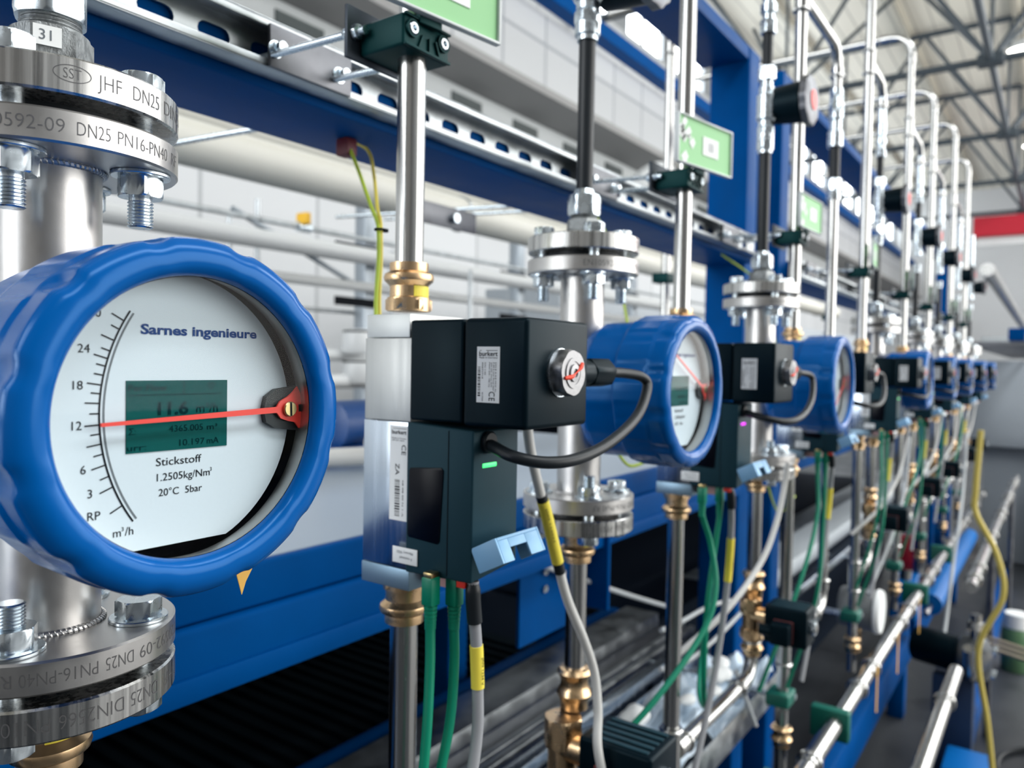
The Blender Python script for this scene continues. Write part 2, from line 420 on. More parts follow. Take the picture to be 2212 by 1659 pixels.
    pr += [(0.0740, 0.1250), (0.0728, 0.1270), (0.0700, 0.1288), (0.0668, 0.1297), (0.0630, 0.1296), (0.0612, 0.1288), (0.0595, 0.1274), (0.0587, 0.1258), (0.0585, 0.1240), (0.0652, 0.1238), (0.0652, 0.074)]
    bz = MB().lathe(pr, (gx, 0, gz), AX, 240, caps=False, mod=bm_).build('bezel', BLUE, root, 50)
    MB().lathe([(0.0583, 0.1238), (0.0584, 0.1232), (0.0602, 0.1130), (0.0651, 0.1130), (0.0651, 0.1237)], (gx, 0, gz), AX, 96, caps=False).build('retaining_ring', SATIN, bz)
    MB().cyl((gx, -0.1235, gz), (gx, -0.1215, gz), 0.0582, 96).build('glass', GLASS, bz)
    MB().lathe([(0.0650, 0.084), (0.0650, 0.1128), (0.0638, 0.1128), (0.0638, 0.084)], (gx, 0, gz), AX, 96, caps=False).build('inner_rim', GLOSSB, bz)
    # dial
    DY = -0.111
    dr = MB()
    pts = []
    for k in range(97):
        a = 2 * math.pi * k / 96; q = 0.0612
        px, pz = q * math.cos(a), q * math.sin(a)
        pz = max(pz, -0.0548)
        pts.append((px, pz))
    dr.prism([(dx_ + p, gz + z) for p, z in pts[:-1]], Matrix(((1, 0, 0, 0), (0, 0, 1, DY), (0, 1, 0, 0), (0, 0, 0, 1))), 0.0015)
    dial = dr.build('dial_plate', DIAL, root)
    MB().cyl((gx, -0.094, gz), (gx, -0.084, gz), 0.0648, 64).build('dial_backing', GLOSSB, root)
    ox = 0.182                                     # dial features were measured on the nearest meter
    F = on_face(DY - 0.0002)
    tick = MB()
    def P3(a, b, c, n=24):                         # circle through three points
        (x1, y1), (x2, y2), (x3, y3) = a, b, c
        d = 2 * (x1 * (y2 - y3) + x2 * (y3 - y1) + x3 * (y1 - y2))
        ux = ((x1 * x1 + y1 * y1) * (y2 - y3) + (x2 * x2 + y2 * y2) * (y3 - y1) + (x3 * x3 + y3 * y3) * (y1 - y2)) / d
        uy = ((x1 * x1 + y1 * y1) * (x3 - x2) + (x2 * x2 + y2 * y2) * (x1 - x3) + (x3 * x3 + y3 * y3) * (x2 - x1)) / d
        return ux, uy, math.hypot(x1 - ux, y1 - uy)
    cxx, czz, RR = P3((0.1635 - ox, 0.0180), (0.1515 - ox, -0.0270), (0.1650 - ox, -0.0672))
    def AP(a, r): return (cxx + r * math.cos(a), czz + r * math.sin(a))
    def ang_of(z): return math.pi - math.asin((z - czz) / RR)
    a0, a1 = ang_of(0.0180), ang_of(-0.0672)
    polyline(tick, [AP(a0 + (a1 - a0) * k / 30, RR) for k in range(31)], 0.0007, F)
    ring2 = MB(); polyline(ring2, [AP(a0 + (a1 - a0) * k / 30, RR - 0.0017) for k in range(31)], 0.0007, F); ring2.build('inner_scale_line', INKG, dial)
    zs = [(0.0140, 1), (0.0105, 0), (0.0060, 1), (0.0018, 0), (-0.0012, 1), (-0.0042, 0), (-0.0078, 0), (-0.0116, 1), (-0.0150, 0), (-0.0188, 1), (-0.0228, 0), (-0.0272, 1), (-0.0308, 0), (-0.0348, 1), (-0.0388, 0), (-0.0432, 1), (-0.0478, 0), (-0.0522, 1), (-0.0602, 1)]
    for z, big in zs:
        a = ang_of(z); L = 0.0055 if big else 0.0036
        polyline(tick, [AP(a, RR), AP(a, RR + L)], 0.00055, F)
    for txt, x, z in (('30', 0.1520, 0.0150), ('24', 0.1478, 0.0010), ('18', 0.1452, -0.0132), ('12', 0.1448, -0.0288), ('6', 0.1464, -0.0460), ('3', 0.1488, -0.0556), ('RP', 0.1520, -0.0645)):
        put_text(tick, txt, lambda u, v, x=x, z=z: F(x - ox + u, z + v), height=0.0034, align='r')
    put_text(tick, 'm', lambda u, v: F(0.1570 - ox + u, -0.0727 + v), height=0.0034)
    put_text(tick, '3', lambda u, v: F(0.1604 - ox + u, -0.0707 + v), height=0.0017)
    put_text(tick, '/h', lambda u, v: F(0.1618 - ox + u, -0.0727 + v), height=0.0034)
    tick.build('scale_print', INK, dial)
    m = MB(); put_text(m, 'Sarnes ingenieure', lambda u, v: F(0.1680 - ox + u, 0.0092 + v), 0.0555, 0.0040, bold=0.03); m.build('maker_lettering', NAVY, dial)
    m = MB(); put_text(m, 'Stickstoff', lambda u, v: F(0.1748 - ox + u, -0.0458 + v), 0.0208, 0.0034)
    put_text(m, '1.2505kg/Nm', lambda u, v: F(0.1752 - ox + u, -0.0522 + v), 0.0245, 0.0032); put_text(m, '3', lambda u, v: F(0.1998 - ox + u, -0.0503 + v), height=0.0017)
    put_text(m, '20°C  5bar', lambda u, v: F(0.1760 - ox + u, -0.0586 + v), 0.0200, 0.0031); m.build('gas_lettering', INK, dial)
    scr = MB().box((0.1620 - ox, DY - 0.0004, -0.0396), (0.2080 - ox, DY + 0.0001, -0.0100)).build('display', LCD, dial)
    S = on_face(DY - 0.0006); t = MB()
    put_text(t, 'Per.Flow', lambda u, v: S(0.1627 - ox + u, -0.0142 + v), 0.0165, 0.0026)
    rect(t, lambda u, v: S(u, v), 0.1625 - ox, -0.0161, 0.2050 - ox, -0.0158); rect(t, lambda u, v: S(u, v), 0.1868 - ox, -0.0158, 0.1871 - ox, -0.0104)
    polyline(t, [(0.1985 - ox, -0.0118), (0.1992 - ox, -0.0110), (0.2000 - ox, -0.0118), (0.2008 - ox, -0.0110), (0.2015 - ox, -0.0118), (0.2000 - ox, -0.0140), (0.1985 - ox, -0.0118)], 0.0003, S)
    put_text(t, '11.6', lambda u, v: S(0.1752 - ox + u, -0.0243 + v), 0.0138, 0.0052, bold=0.03)
    put_text(t, 'm³/h', lambda u, v: S(0.1928 - ox + u, -0.0240 + v), 0.0105, 0.0040)
    put_text(t, 'Σ:', lambda u, v: S(0.1630 - ox + u, -0.0320 + v), height=0.0026)
    put_text(t, '4365.005', lambda u, v: S(0.1802 - ox + u, -0.0318 + v), 0.0158, 0.0028); put_text(t, 'm³', lambda u, v: S(0.1980 - ox + u, -0.0318 + v), 0.0050, 0.0026)
    put_text(t, 'urr:', lambda u, v: S(0.1623 - ox + u, -0.0386 + v), 0.0080, 0.0026)
    put_text(t, '10.197', lambda u, v: S(0.1850 - ox + u, -0.0380 + v), 0.0118, 0.0028); put_text(t, 'mA', lambda u, v: S(0.1980 - ox + u, -0.0380 + v), 0.0058, 0.0028)
    t.build('display_readout', LCDT, scr)
    # pointer on its pivot
    px, pz = 0.2380 - ox, -0.0240
    MX = Matrix(((1, 0, 0, 0), (0, 0, 1, 0), (0, 1, 0, 0), (0, 0, 0, 1)))
    poly = [(px - 0.0125, pz), (px - 0.0110, pz + 0.0060), (px - 0.0055, pz + 0.0095), (px + 0.0075, pz + 0.0110), (px + 0.0100, pz + 0.0110), (px + 0.0100, pz - 0.0110), (px + 0.0040, pz - 0.0105), (px - 0.0060, pz - 0.0090), (px - 0.0112, pz - 0.0060)]
    MB().prism(poly, Matrix.Translation((0, DY - 0.0035, 0)) @ MX, 0.0030).build('pointer_mount', RUBBER, dial)
    pt = [(-0.0885, 0.0007), (-0.0068, 0.0014), (-0.0048, 0.0040), (-0.0005, 0.0058), (0.0026, 0.0078), (0.0054, 0.0105), (0.0070, 0.0070), (0.0076, 0.0018), (0.0058, 0.0018), (0.0058, -0.0018), (0.0076, -0.0018), (0.0072, -0.0070), (0.0062, -0.0098), (0.0035, -0.0066), (-0.0002, -0.0058), (-0.0046, -0.0042), (-0.0068, -0.0014), (-0.0885, -0.0007)]
    pn = MB().prism(pt, MX, 0.0010).build('pointer', RED, root)
    pn.location = (px, DY - 0.0056, pz); pn.rotation_euler = (0, R_(-1.9), 0)
    sc = MB(); sc.cyl((0, -0.0018, 0), (0, -0.0002, 0), 0.0036, 28, ch=0.0004); sc.build('pivot_screw', BRASS2, pn)
    MB().box((-0.0005, -0.0020, -0.0032), (0.0005, -0.0017, 0.0032)).build('screw_slot', INK, pn)
    return root
meter0 = make_meter()
meter0.location.x = METER_X[0]
def meter_label(i):
    return ['large blue round flow meter nearest in the foreground, needle near 12', 'blue round flow meter second from the left, needle pointing up-left',
            'third blue round flow meter, just behind the second black valve box'][i] if i < 3 else f'{ORD[i]} blue round flow meter along the rack, out of focus'
meter0['label'] = meter_label(0)
for i in range(1, 8):
    c = dup(meter0, (METER_X[i], PIPE_Y, 0), meter_label(i))
    if i in (2, 3): c.scale = (1.06, 1.06, 1.06)
    for p in sub(c, 'pointer'): p.rotation_euler.y = R_([0, 25, -33, 10, -20, 15, 5, -12][i])
tagp = MB()
tagp.prism([(-0.006, 0.010), (0.0005, 0.0145), (0.0055, 0.020), (0.0055, 0.0145), (0.0035, 0.0085), (0.000, 0.003), (-0.0022, -0.003), (-0.0042, 0.004)], Matrix.Translation((0.2290, 0.3200, -0.1118)) @ Matrix(((1, 0, 0, 0), (0, 0, 1, 0), (0, 1, 0, 0), (0, 0, 0, 1))), 0.0005)
tag(tagp.build('paper_tag', AMBER), 'torn amber paper tag hanging under the nearest blue meter', 'tag')

# ------------------------------------------------------------------ hoses above the meters
def make_hose():
    root = thing('hose', '', 'hose', (0, PIPE_Y, 0), 'black hoses rising from the flow meters')
    MB().cyl((0, 0, 0.170), (0, 0, 0.350), 0.0088, 24).build('hose_line', RUBBER, root)
    r = MB(); r.hexa((0, 0, 0.1322), (0, 0, 0.1400), 0.0240, 0.001, ang=0.75).hexa((0, 0, 0.1398), (0, 0, 0.1525), 0.0192, 0.0012, ang=0.8727)
    r.thread((0, 0, 0.1520), (0, 0, 0.1580), 0.0140, 0.0014, 0.0006); rd = r.build('reducer', CAST, root)
    n = MB(); n.hexa((0, 0, 0.1570), (0, 0, 0.1785), 0.0178, 0.002, ang=0.5).cyl((0, 0, 0.178), (0, 0, 0.1845), 0.0125, 28, 0.0100).build('lower_nut', ZINC, root)
    n = MB(); n.hexa((0, 0, 0.345), (0, 0, 0.366), 0.0135, 0.0015, ang=0.5).cyl((0, 0, 0.340), (0, 0, 0.346), 0.0110, 24).build('upper_nut', ZINC, root)
    return root
hose0 = make_hose()
hose0.location.x = METER_X[0]
hose_l = lambda i: ['black hose end with heavy zinc nuts above the foreground flange', 'black vertical hose with shiny nuts above the second flow meter', 'black vertical hose in front of the blue column'][i] if i < 3 else f'{ORD[i]} black hose along the rack, far and blurred'
hose0['label'] = hose_l(0)
for i in range(1, 8):
    c = dup(hose0, (METER_X[i], PIPE_Y, 0), hose_l(i))
    if i == 2: c.scale = (1.06, 1.06, 1.06)
for p in sub(hose0, 'lower_nut') + sub(hose0, 'hose_line') + sub(hose0, 'upper_nut'): p.location.z = 0.0090    # the nearest reducer stands taller
for p in sub(hose0, 'reducer'): p.scale.z = 1.36; p.location.z = -0.1322 * 0.36
# paper size tag on the nearest reducer
st = MB(); st.box((-0.0085, -0.0176, 0.1485), (0.0035, -0.0170, 0.1580), M=Matrix.Translation((METER_X[0], PIPE_Y, 0)) @ Matrix.Rotation(R_(-20), 4, 'Z'))
s_ = st.build('size_sticker', PAPER, None)
m = MB(); put_text(m, '31', lambda u, v: Matrix.Translation((METER_X[0], PIPE_Y, 0)) @ Matrix.Rotation(R_(-20), 4, 'Z') @ Vector((-0.0060 + u, -0.0178, 0.1510 + v)), height=0.0050); m.build('size_number', INKG, s_)
tag(s_, 'small white sticker reading 31 on the foreground zinc fitting', 'sticker')

# ------------------------------------------------------------------ shut-off valves with round caps above the hoses
def make_valve():
    root = thing('regulator_valve', '', 'valve', (0, PIPE_Y, 0), 'black regulator valves above the hoses')
    b = MB(); b.lathe([(0.008, 0.366), (0.0135, 0.368), (0.0135, 0.380), (0.010, 0.382), (0.010, 0.392), (0.0125, 0.394), (0.0125, 0.402), (0.0155, 0.405), (0.0155, 0.445), (0.0125, 0.448), (0.0125, 0.458), (0.010, 0.460), (0.010, 0.470)], seg=24)
    b.hexa((0, 0, 0.470), (0, 0, 0.492), 0.0150, 0.001).hexa((0, 0, 0.380), (0, 0, 0.392), 0.0150, 0.001, 0.4).build('valve_body', ZINC, root)
    k = MB(); k.cyl((0.012, 0, 0.432), (0.028, -0.012, 0.432), 0.012, 24).cyl((0.022, -0.004, 0.432), (0.022, -0.056, 0.432), 0.030, 40, 0.034, ch=0.002).build('bonnet', BLACK, root)
    d = MB().lathe([(0.034, 0.056), (0.040, 0.058), (0.040, 0.068), (0.036, 0.0705), (0.0, 0.0705)], (0.022, 0, 0.432), (0, -1, 0), 60, mod=lambda a, r, h: 1 + (0.03 * math.cos(10 * a) if r > 0.03 else 0)).build('cap', DARKGALV, root)
    MB().cyl((0.022, -0.0700, 0.432), (0.022, -0.0722, 0.432), 0.0165, 32).build('red_centre', RED, d)
    h = MB(); h.cyl((0, 0, 0.492), (0, 0, 0.555), 0.0086, 20).build('upper_hose', RUBBER, root)
    f = MB(); f.hexa((0, 0, 0.548), (0, 0, 0.570), 0.0140, 0.0015, 0.5).lathe([(0.010, 0.57), (0.010, 0.580), (0.0135, 0.582), (0.0135, 0.596), (0.010, 0.598), (0.010, 0.606), (0.0120, 0.608), (0.0120, 0.640), (0.0105, 0.642), (0.0105, 0.72)], seg=24).build('upper_fitting', ZINC, root)
    return root
v0 = make_valve(); v0.location.x = METER_X[1]; v0.location.z = -0.022
vl = lambda i: {1: 'black regulator valve at the top edge above the second hose', 2: 'black regulator valve with a grey red-centred cap beside the blue column'}.get(i, f'{ORD[i]} black regulator valve along the rack, red-centred and blurred')
v0['label'] = vl(1)
for i in range(2, 8):
    c = dup(v0, (METER_X[i], PIPE_Y, 0.012 if i == 2 else 0.03), vl(i))

# ------------------------------------------------------------------ gas pipes, press fittings
def press(root_z, name, upside=False, marked=False):
    s = -1 if upside else 1
    root = thing('press_fitting', '', 'pipe fitting', (0, PIPE_Y, root_z), None)
    b = MB()
    pr = [(0.0118, 0.0), (0.0168, 0.0002), (0.0168, 0.0105), (0.0150, 0.0112), (0.0148, 0.0150), (0.0148, 0.0195), (0.0160, 0.0208), (0.0190, 0.0235), (0.0196, 0.0262), (0.0188, 0.0288), (0.0165, 0.0302), (0.0150, 0.0310), (0.0152, 0.0330), (0.0152, 0.0375), (0.0118, 0.0378)]
    pr = [(r, h * s) for r, h in pr]
    b.lathe(pr, seg=48); b.hexa((0, 0, 0.0003 * s), (0, 0, 0.0098 * s), 0.0186, 0.001, 0.3).build('fitting_body', BRASS, root)
    if marked:
        l = MB(); R = 0.01545
        for k in range(8):
            a, a2 = R_(-122 + 9 * k), R_(-122 + 9 * (k + 1)); z0, z1 = 0.0112 * s, 0.0195 * s
            l._add([(R * math.cos(a), R * math.sin(a), z0), (R * math.cos(a2), R * math.sin(a2), z0), (R * math.cos(a2), R * math.sin(a2), z1), (R * math.cos(a), R * math.sin(a), z1)], [(0, 1, 2, 3)])
        l.build('yellow_label', YELLOW, root)
    return root
PFG = 'bronze press fittings on the pipes'
GL = lambda i: f'the {ORD[i]} gas pipe'
pf_up = press(0.0385, '', marked=True); pf_up.location.x = GAS_X[0]; pf_up['group'] = PFG
def gl(i, k): 
    where = {0: 'on top of the nearest valve block', 1: 'under the nearest valve block'}
    return f'bronze press fitting {"on top of" if k == 0 else "under"} the {ORD[i]} mass flow controller'
pf_up['label'] = gl(0, 0)
pf_lo = press(-0.1680, '', True); pf_lo.location.x = GAS_X[0]; pf_lo['group'] = PFG; pf_lo['label'] = gl(0, 1)
for i in range(1, 8):
    dup(pf_up, (GAS_X[i], PIPE_Y, 0.0385), gl(i, 0)); dup(pf_lo, (GAS_X[i], PIPE_Y, -0.168), gl(i, 1))
pf_m = press(-0.1740, '', True, True); pf_m.location.x = METER_X[0]; pf_m['group'] = PFG; pf_m['label'] = 'bronze press fitting with yellow label under the foreground flanges'
for i in range(1, 8): dup(pf_m, (METER_X[i], PIPE_Y, -0.174), f'bronze press fitting under the lower flange of the {ORD[i]} flow meter')

def branch(gx, x, z, zb, label, hose=False):
    root = thing('branch_pipe', label, 'pipe', (gx, PIPE_Y, z), 'branch pipes near the top of the gas pipes'); L = x - gx; r = 0.045
    pts = [(0.012, 0, 0), (L - r, 0, 0)] + [(L - r + r * math.sin(R_(a)), 0, -r + r * math.cos(R_(a))) for a in (18, 36, 54, 72, 90)] + [(L, 0, zb - z)]
    MB().tube(pts, 0.0105, 24, 0).build('pipe_tube', STEEL, root)
    MB().cyl((0, 0, -0.03), (0, 0, 0.03), 0.0132, 28).torus((0, 0, -0.028), (0, 0, 1), 0.0135, 0.003).torus((0, 0, 0.028), (0, 0, 1), 0.0135, 0.003).build('tee_sleeve', STEEL, root)
    MB().cyl((L, 0, -0.045), (L, 0, -0.068), 0.0130, 24).torus((L, 0, -0.062), (0, 0, 1), 0.0132, 0.003).build('elbow_collar', STEEL, root)
    if hose:
        MB().lathe([(0.0135, -0.09), (0.0135, -0.12), (0.0155, -0.123), (0.0155, -0.155), (0.0125, -0.158), (0.0125, -0.18), (0.0160, -0.183), (0.0160, -0.215), (0.011, -0.218)], (L, 0, 0), seg=24).build('union', ZINC, root)
        MB().cyl((L, 0, -0.218), (L, 0, -0.285), 0.0112, 20).build('hose_section', RUBBER, root)
        MB().hexa((L, 0, -0.285), (L, 0, -0.310), 0.0165, 0.0015).hexa((L, 0, -0.312), (L, 0, -0.330), 0.0150, 0.001, 0.4).build('lower_union', ZINC, root)
    return root
def vpipe(x, z0, z1, r=0.0110, y=PIPE_Y, label='', group=None, name='steel_pipe', extra=None):
    root = thing(name, label, 'pipe', (x, y, z0), group)
    MB().cyl((0, 0, 0), (0, 0, z1 - z0), r, 32).build('pipe_tube', STEEL, root)
    return root
UPG = 'stainless pipes above the controllers'
LOG = 'stainless pipes below the controllers'
for i, x in enumerate(GAS_X):
    top = [0.62, 0.95, 1.0, 1.08, 1.07, 1.06, 1.12, 1.10][i]
    if i < 3: vpipe(x, 0.070, top, label=f'polished vertical steel pipe rising from the {ORD[i]} mass flow controller', group=UPG)
    else:
        root = thing('steel_pipe', f'{ORD[i]} tall steel pipe bending back at its top, blurred', 'pipe', (x, PIPE_Y, 0.07), UPG)
        pts = [(0, 0, 0), (0, 0, top - 0.16)] + [(0, 0.06 - 0.06 * math.cos(R_(a)), top - 0.13 + 0.06 * math.sin(R_(a))) for a in (0, 22, 45, 68, 90)] + [(0, 0.75, top - 0.07)]
        MB().tube(pts, 0.0110, 24, 0).build('pipe_tube', STEEL, root)
        c = MB(); c.cyl((0, 0, top - 0.165), (0, 0, top - 0.135), 0.0128, 24).torus((0, 0, top - 0.138), (0, 0, 1), 0.0125, 0.0026).build('elbow_collar', STEEL, root); c = MB(); c.cyl((0, 0.065, top - 0.07), (0, 0.10, top - 0.07), 0.0128, 24).torus((0, 0.095, top - 0.07), (0, 1, 0), 0.0125, 0.0026); c.build('elbow_collar', STEEL, root)
    vpipe(x, -0.78, -0.200, label=f'steel pipe running down from the {ORD[i]} mass flow controller', group=LOG)
branch(GAS_X[2], 1.79, 0.700, -0.470, 'branch pipe from the third gas pipe with a black hose piece, beside the second frame', True)
for i in range(3, 7): branch(GAS_X[i], METER_X[i], 0.775, 0.745, f'short branch pipe over to the {ORD[i]} meter line near the top')
# ------------------------------------------------------------------ mass flow controllers (aluminium block, black actuator, charcoal electronics)
def make_mfc():
    root = thing('mass_flow_controller', '', 'flow controller', (0, PIPE_Y, 0), 'black mass flow controllers along the pipe rack')
    X = lambda v: v - 0.4444
    Y = lambda v: v - PIPE_Y
    L = X(0.4135)
    MB().box((L, Y(0.3865), 0.0172), (X(0.476), Y(0.4305), 0.0345), 0.0006).build('block_cap', ALUTOP, root)
    MB().box((L, Y(0.3845), -0.0445), (X(0.476), Y(0.4320), 0.0168), 0.0006).build('upper_block', ALU, root)
    MB().box((L, Y(0.3835), -0.1530), (X(0.476), Y(0.4325), -0.0450), 0.0005).build('lower_block', ALU2, root)
    bb = MB().box((L - 0.0005, Y(0.3835), -0.1690), (X(0.470), Y(0.4330), -0.1535), 0.0009).build('base_plate', BASEP, root)
    MB().box((X(0.4290), Y(0.3560), -0.1660), (X(0.460), Y(0.3835), -0.1500), 0.0015).build('port_plug', PINK, root)
    # actuator housing: rear body, front cover, cap nut, gland
    x0, x1 = X(0.4100), X(0.4885)
    MB().box((x0, Y(0.3335), -0.0425), (x1, Y(0.3830), 0.0295), 0.0022, 3).build('actuator_body', BLACK, root)
    MB().box((x0 - 0.0006, Y(0.2800), -0.0440), (x1 + 0.0006, Y(0.3330), 0.0300), 0.0036, 4).build('actuator_cover', BLACK, root)
    lab = MB().box((x0 - 0.0009, Y(0.3015), -0.0270), (x0 - 0.0006, Y(0.3205), 0.0105), 0.0).build('type_label', PAPER, root)
    fx = x0 - 0.0011
    F = lambda u, v: Vector((fx, Y(0.3205) - u, 0.0105 + v))        # u runs to the right as seen, v up
    t = MB(); rect(t, F, 0.0022, -0.0027, 0.0040, -0.0024); rect(t, F, 0.0078, -0.0027, 0.0172, -0.0024)
    put_text(t, 'burkert', lambda u, v: F(0.0019 + u, -0.0062 + v), 0.0155, 0.0031, bold=0.012)
    put_text(t, 'Made in Germany', lambda u, v: F(0.0019 + u, -0.0078 + v), 0.0155, 0.0011)
    V = lambda c: (lambda u, v: F(c + v, -0.0105 - u))              # text running downwards
    for c, s, wd in ((0.0155, 'DN 8 A 0.8 FKM AL', 0.0200), (0.0138, 'P-IN 5.1bar Pmax 5bar', 0.0190), (0.0120, '24V DC Pmax 6W', 0.0165), (0.0102, 'PWM 350 - 180 Hz', 0.0165), (0.0066, 'S/N 1/40', 0.0085), (0.0044, '00273718', 0.0110)):
        put_text(t, s, V(c), wd, 0.0011)
    put_text(t, 'W175AA', lambda u, v: F(0.0045 + v, -0.0305 - u), 0.0060, 0.0013)
    put_text(t, 'CE', lambda u, v: F(0.0105 + v * 1.2, -0.0300 - u), 0.0062, 0.0042, space=1.1)
    random.seed(4); z = -0.0135
    while z > -0.0335:
        h = random.choice((0.00035, 0.0005, 0.0009)); rect(t, F, 0.0010, z - h, 0.0032, z); z -= h + random.choice((0.0004, 0.0007))
    t.build('label_print', INK, lab)
    cx, cz = X(0.4500), -0.0062
    MB().cyl((cx, Y(0.2800), cz), (cx, Y(0.2788), cz), 0.0168, 40).build('nut_washer', ZINC, root)
    cn = MB().hexa((cx, Y(0.2790), cz), (cx, Y(0.2690), cz), 0.0172, 0.0012, 0.25).build('cap_nut', NUTM, root)
    MB().lathe([(0.0105, 0), (0.0105, 0.0008), (0.0080, 0.0008), (0.0080, 0.0003), (0.0060, 0.0003), (0.0060, 0.0016), (0.0030, 0.0018), (0.0028, 0.0008), (0.0, 0.0008)], (cx, Y(0.2690), cz), (0, -1, 0), 40).build('nut_core', NUTM, cn)
    r = MB(); r.tube([(cx - 0.0120, Y(0.2684), cz - 0.0035), (cx - 0.0050, Y(0.2672), cz - 0.0025), (cx, Y(0.2671), cz), (cx + 0.0055, Y(0.2672), cz + 0.0030), (cx + 0.0100, Y(0.2682), cz + 0.0065)], 0.0013, 8, 6, rfun=lambda t: 0.8 + 0.4 * math.sin(9 * t)); r.build('red_mark', REDM, cn)
    g = MB(); gy, gz = Y(0.2925), -0.0065
    g.cyl((x1, gy, gz), (x1 + 0.0200, gy, gz), 0.0100, 28, ch=0.001).hexa((x1 + 0.0190, gy, gz), (x1 + 0.0480, gy, gz), 0.0118, 0.001, 0.2).cyl((x1 + 0.0475, gy, gz), (x1 + 0.0520, gy, gz), 0.0080, 24).build('cable_gland', BLACK, root)
    # electronics
    ex0, ex1, ey0, ey1 = X(0.4102), X(0.4640), Y(0.3235), Y(0.3850)
    MB().hull8([(ex0, ey0, -0.152), (ex1, ey0, -0.146), (ex1, ey1, -0.152), (ex0, ey1, -0.154), (ex0, ey0, -0.0470), (ex1, ey0, -0.0470), (ex1, ey1, -0.0440), (ex0, ey1, -0.0440)], 0.0016, 3).build('electronics_case', GREY, root)
    sx = ex0 - 0.0002
    M = Matrix(((0, 0, 1, sx - 0.0006), (-1, 0, 0, 0), (0, 1, 0, 0), (0, 0, 0, 1)))
    MB().prism([(-Y(0.3800), -0.0770), (-Y(0.3510), -0.0745), (-Y(0.3490), -0.0765), (-Y(0.3520), -0.1270), (-Y(0.3540), -0.1290), (-Y(0.3810), -0.1275), (-Y(0.3825), -0.1255), (-Y(0.3815), -0.0790)], M, 0.0010, 0.0003).build('status_window', GLOSSB, root)
    MB().box((sx - 0.0003, Y(0.3452), -0.1500), (sx + 0.0005, Y(0.3448), -0.0480)).build('seam', INK, root)
    MB().cyl((X(0.4260), ey0, -0.0555), (X(0.4260), ey0 - 0.0040, -0.0555), 0.0078, 28, ch=0.0012).build('cable_boot', RUBBER, root)
    MB().box((X(0.4210), ey0 - 0.0006, -0.0733), (X(0.4370), ey0 + 0.0006, -0.0702), 0.0006).build('status_light', LED, root)
    # printed strip on the aluminium and the small upside-down sticker
    s1 = MB().box((L - 0.0003, Y(0.3862), -0.1180), (L - 0.0001, Y(0.4045), -0.0478)).build('strip_label', PAPER, root)
    q = L - 0.0005
    S = lambda u, v: Vector((q, Y(0.4045) - u, -0.0478 + v))
    t = MB(); rect(t, S, 0.0030, -0.0022, 0.0165, -0.0019); put_text(t, 'burkert', lambda u, v: S(0.0020 + u, -0.0062 + v), 0.0145, 0.0030, bold=0.012)
    put_text(t, 'Made in France', lambda u, v: S(0.0020 + u, -0.0098 + v), 0.0140, 0.0010); put_text(t, '24V DC 10W', lambda u, v: S(0.0020 + u, -0.0114 + v), 0.0125, 0.0010)
    put_text(t, 'CE', lambda u, v: S(0.0120 + v * 1.2, -0.0140 - u), 0.0075, 0.0036)
    put_text(t, 'ZA', lambda u, v: S(0.0060 + v, -0.0280 - u), 0.0085, 0.0040); put_text(t, '08 08 00 N 1-A', lambda u, v: S(0.0130 + v, -0.0400 - u), 0.0270, 0.0013)
    z = -0.0400
    while z > -0.0665:
        h = random.choice((0.0004, 0.0006, 0.0011)); rect(t, S, 0.0055, z - h, 0.0105, z); z -= h + random.choice((0.0005, 0.0008))
    t.build('strip_print', INK, s1)
    s2 = MB().box((ex0 - 0.0012, Y(0.3722), -0.1478), (ex0 - 0.0004, Y(0.3965), -0.1360), 0.0003).build('small_sticker', PAPER, root)
    Q = lambda u, v: Vector((ex0 - 0.0015, Y(0.3740) + u, -0.1375 - v))
    t = MB(); put_text(t, 'Memory VDD', lambda u, v: Q(0.0020 + u, 0.0010 + v), 0.0160, 0.0020); put_text(t, 'F removed', lambda u, v: Q(0.0030 + u, 0.0050 + v), 0.0120, 0.0020); t.build('sticker_print', INKG, s2)
    # pale blue locking cover hanging open below the case
    Mc = Matrix.Translation((X(0.4110), Y(0.3250), -0.1280)) @ Matrix.Rotation(R_(-27), 4, 'X'); c = MB(); W, D, H = 0.0515, -0.0228, -0.0178
    c.box((0, D, H), (0.0022, 0, 0), 0.0006, M=Mc); c.box((W - 0.0022, D, H), (W, 0, 0), 0.0006, M=Mc); c.box((0.0022, D, -0.0022), (W - 0.0022, 0, 0), 0.0006, M=Mc)
    c.box((0.0022, D, H), (0.0135, D + 0.0022, -0.0022), 0.0005, M=Mc); c.box((0.0335, D, H), (W - 0.0022, D + 0.0022, -0.0022), 0.0005, M=Mc); c.box((0.0135, D, -0.0085), (0.0335, D + 0.0022, -0.0022), 0.0005, M=Mc)
    c.build('locking_cover', CLIP, root)
    m = MB()
    for k in range(3): m.box((X(0.4150) + 0.0034 * k, Y(0.3330), -0.1580), (X(0.4180) + 0.0034 * k, Y(0.3420), -0.1500), 0.0004)
    m.build('terminal_plug', RED, root)
    # looped control cable from the gland back to the case
    P = [(x1 + 0.051, gy, gz), (X(0.5600), Y(0.2900), -0.0066), (X(0.5850), Y(0.2840), -0.0098), (X(0.5900), Y(0.2810), -0.0190), (X(0.5560), Y(0.2730), -0.0405), (X(0.5000), Y(0.2660), -0.0563), (X(0.4543), Y(0.2660), -0.0644), (X(0.4274), Y(0.2750), -0.0656), (X(0.4132), Y(0.2920), -0.0618), (X(0.4240), Y(0.3190), -0.0572)]
    MB().tube(P, 0.0042, 14, 8).build('control_cable', RUBBER, root)
    return root
mfc0 = make_mfc(); mfc0.location.x = GAS_X[0]
mfl = lambda i: ['black flow controller with the sharp readable white label in the middle foreground', 'second black flow controller between the second and third blue meters, magenta light'][i] if i < 2 else f'{ORD[i]} black flow controller from the left along the rack, blurred'
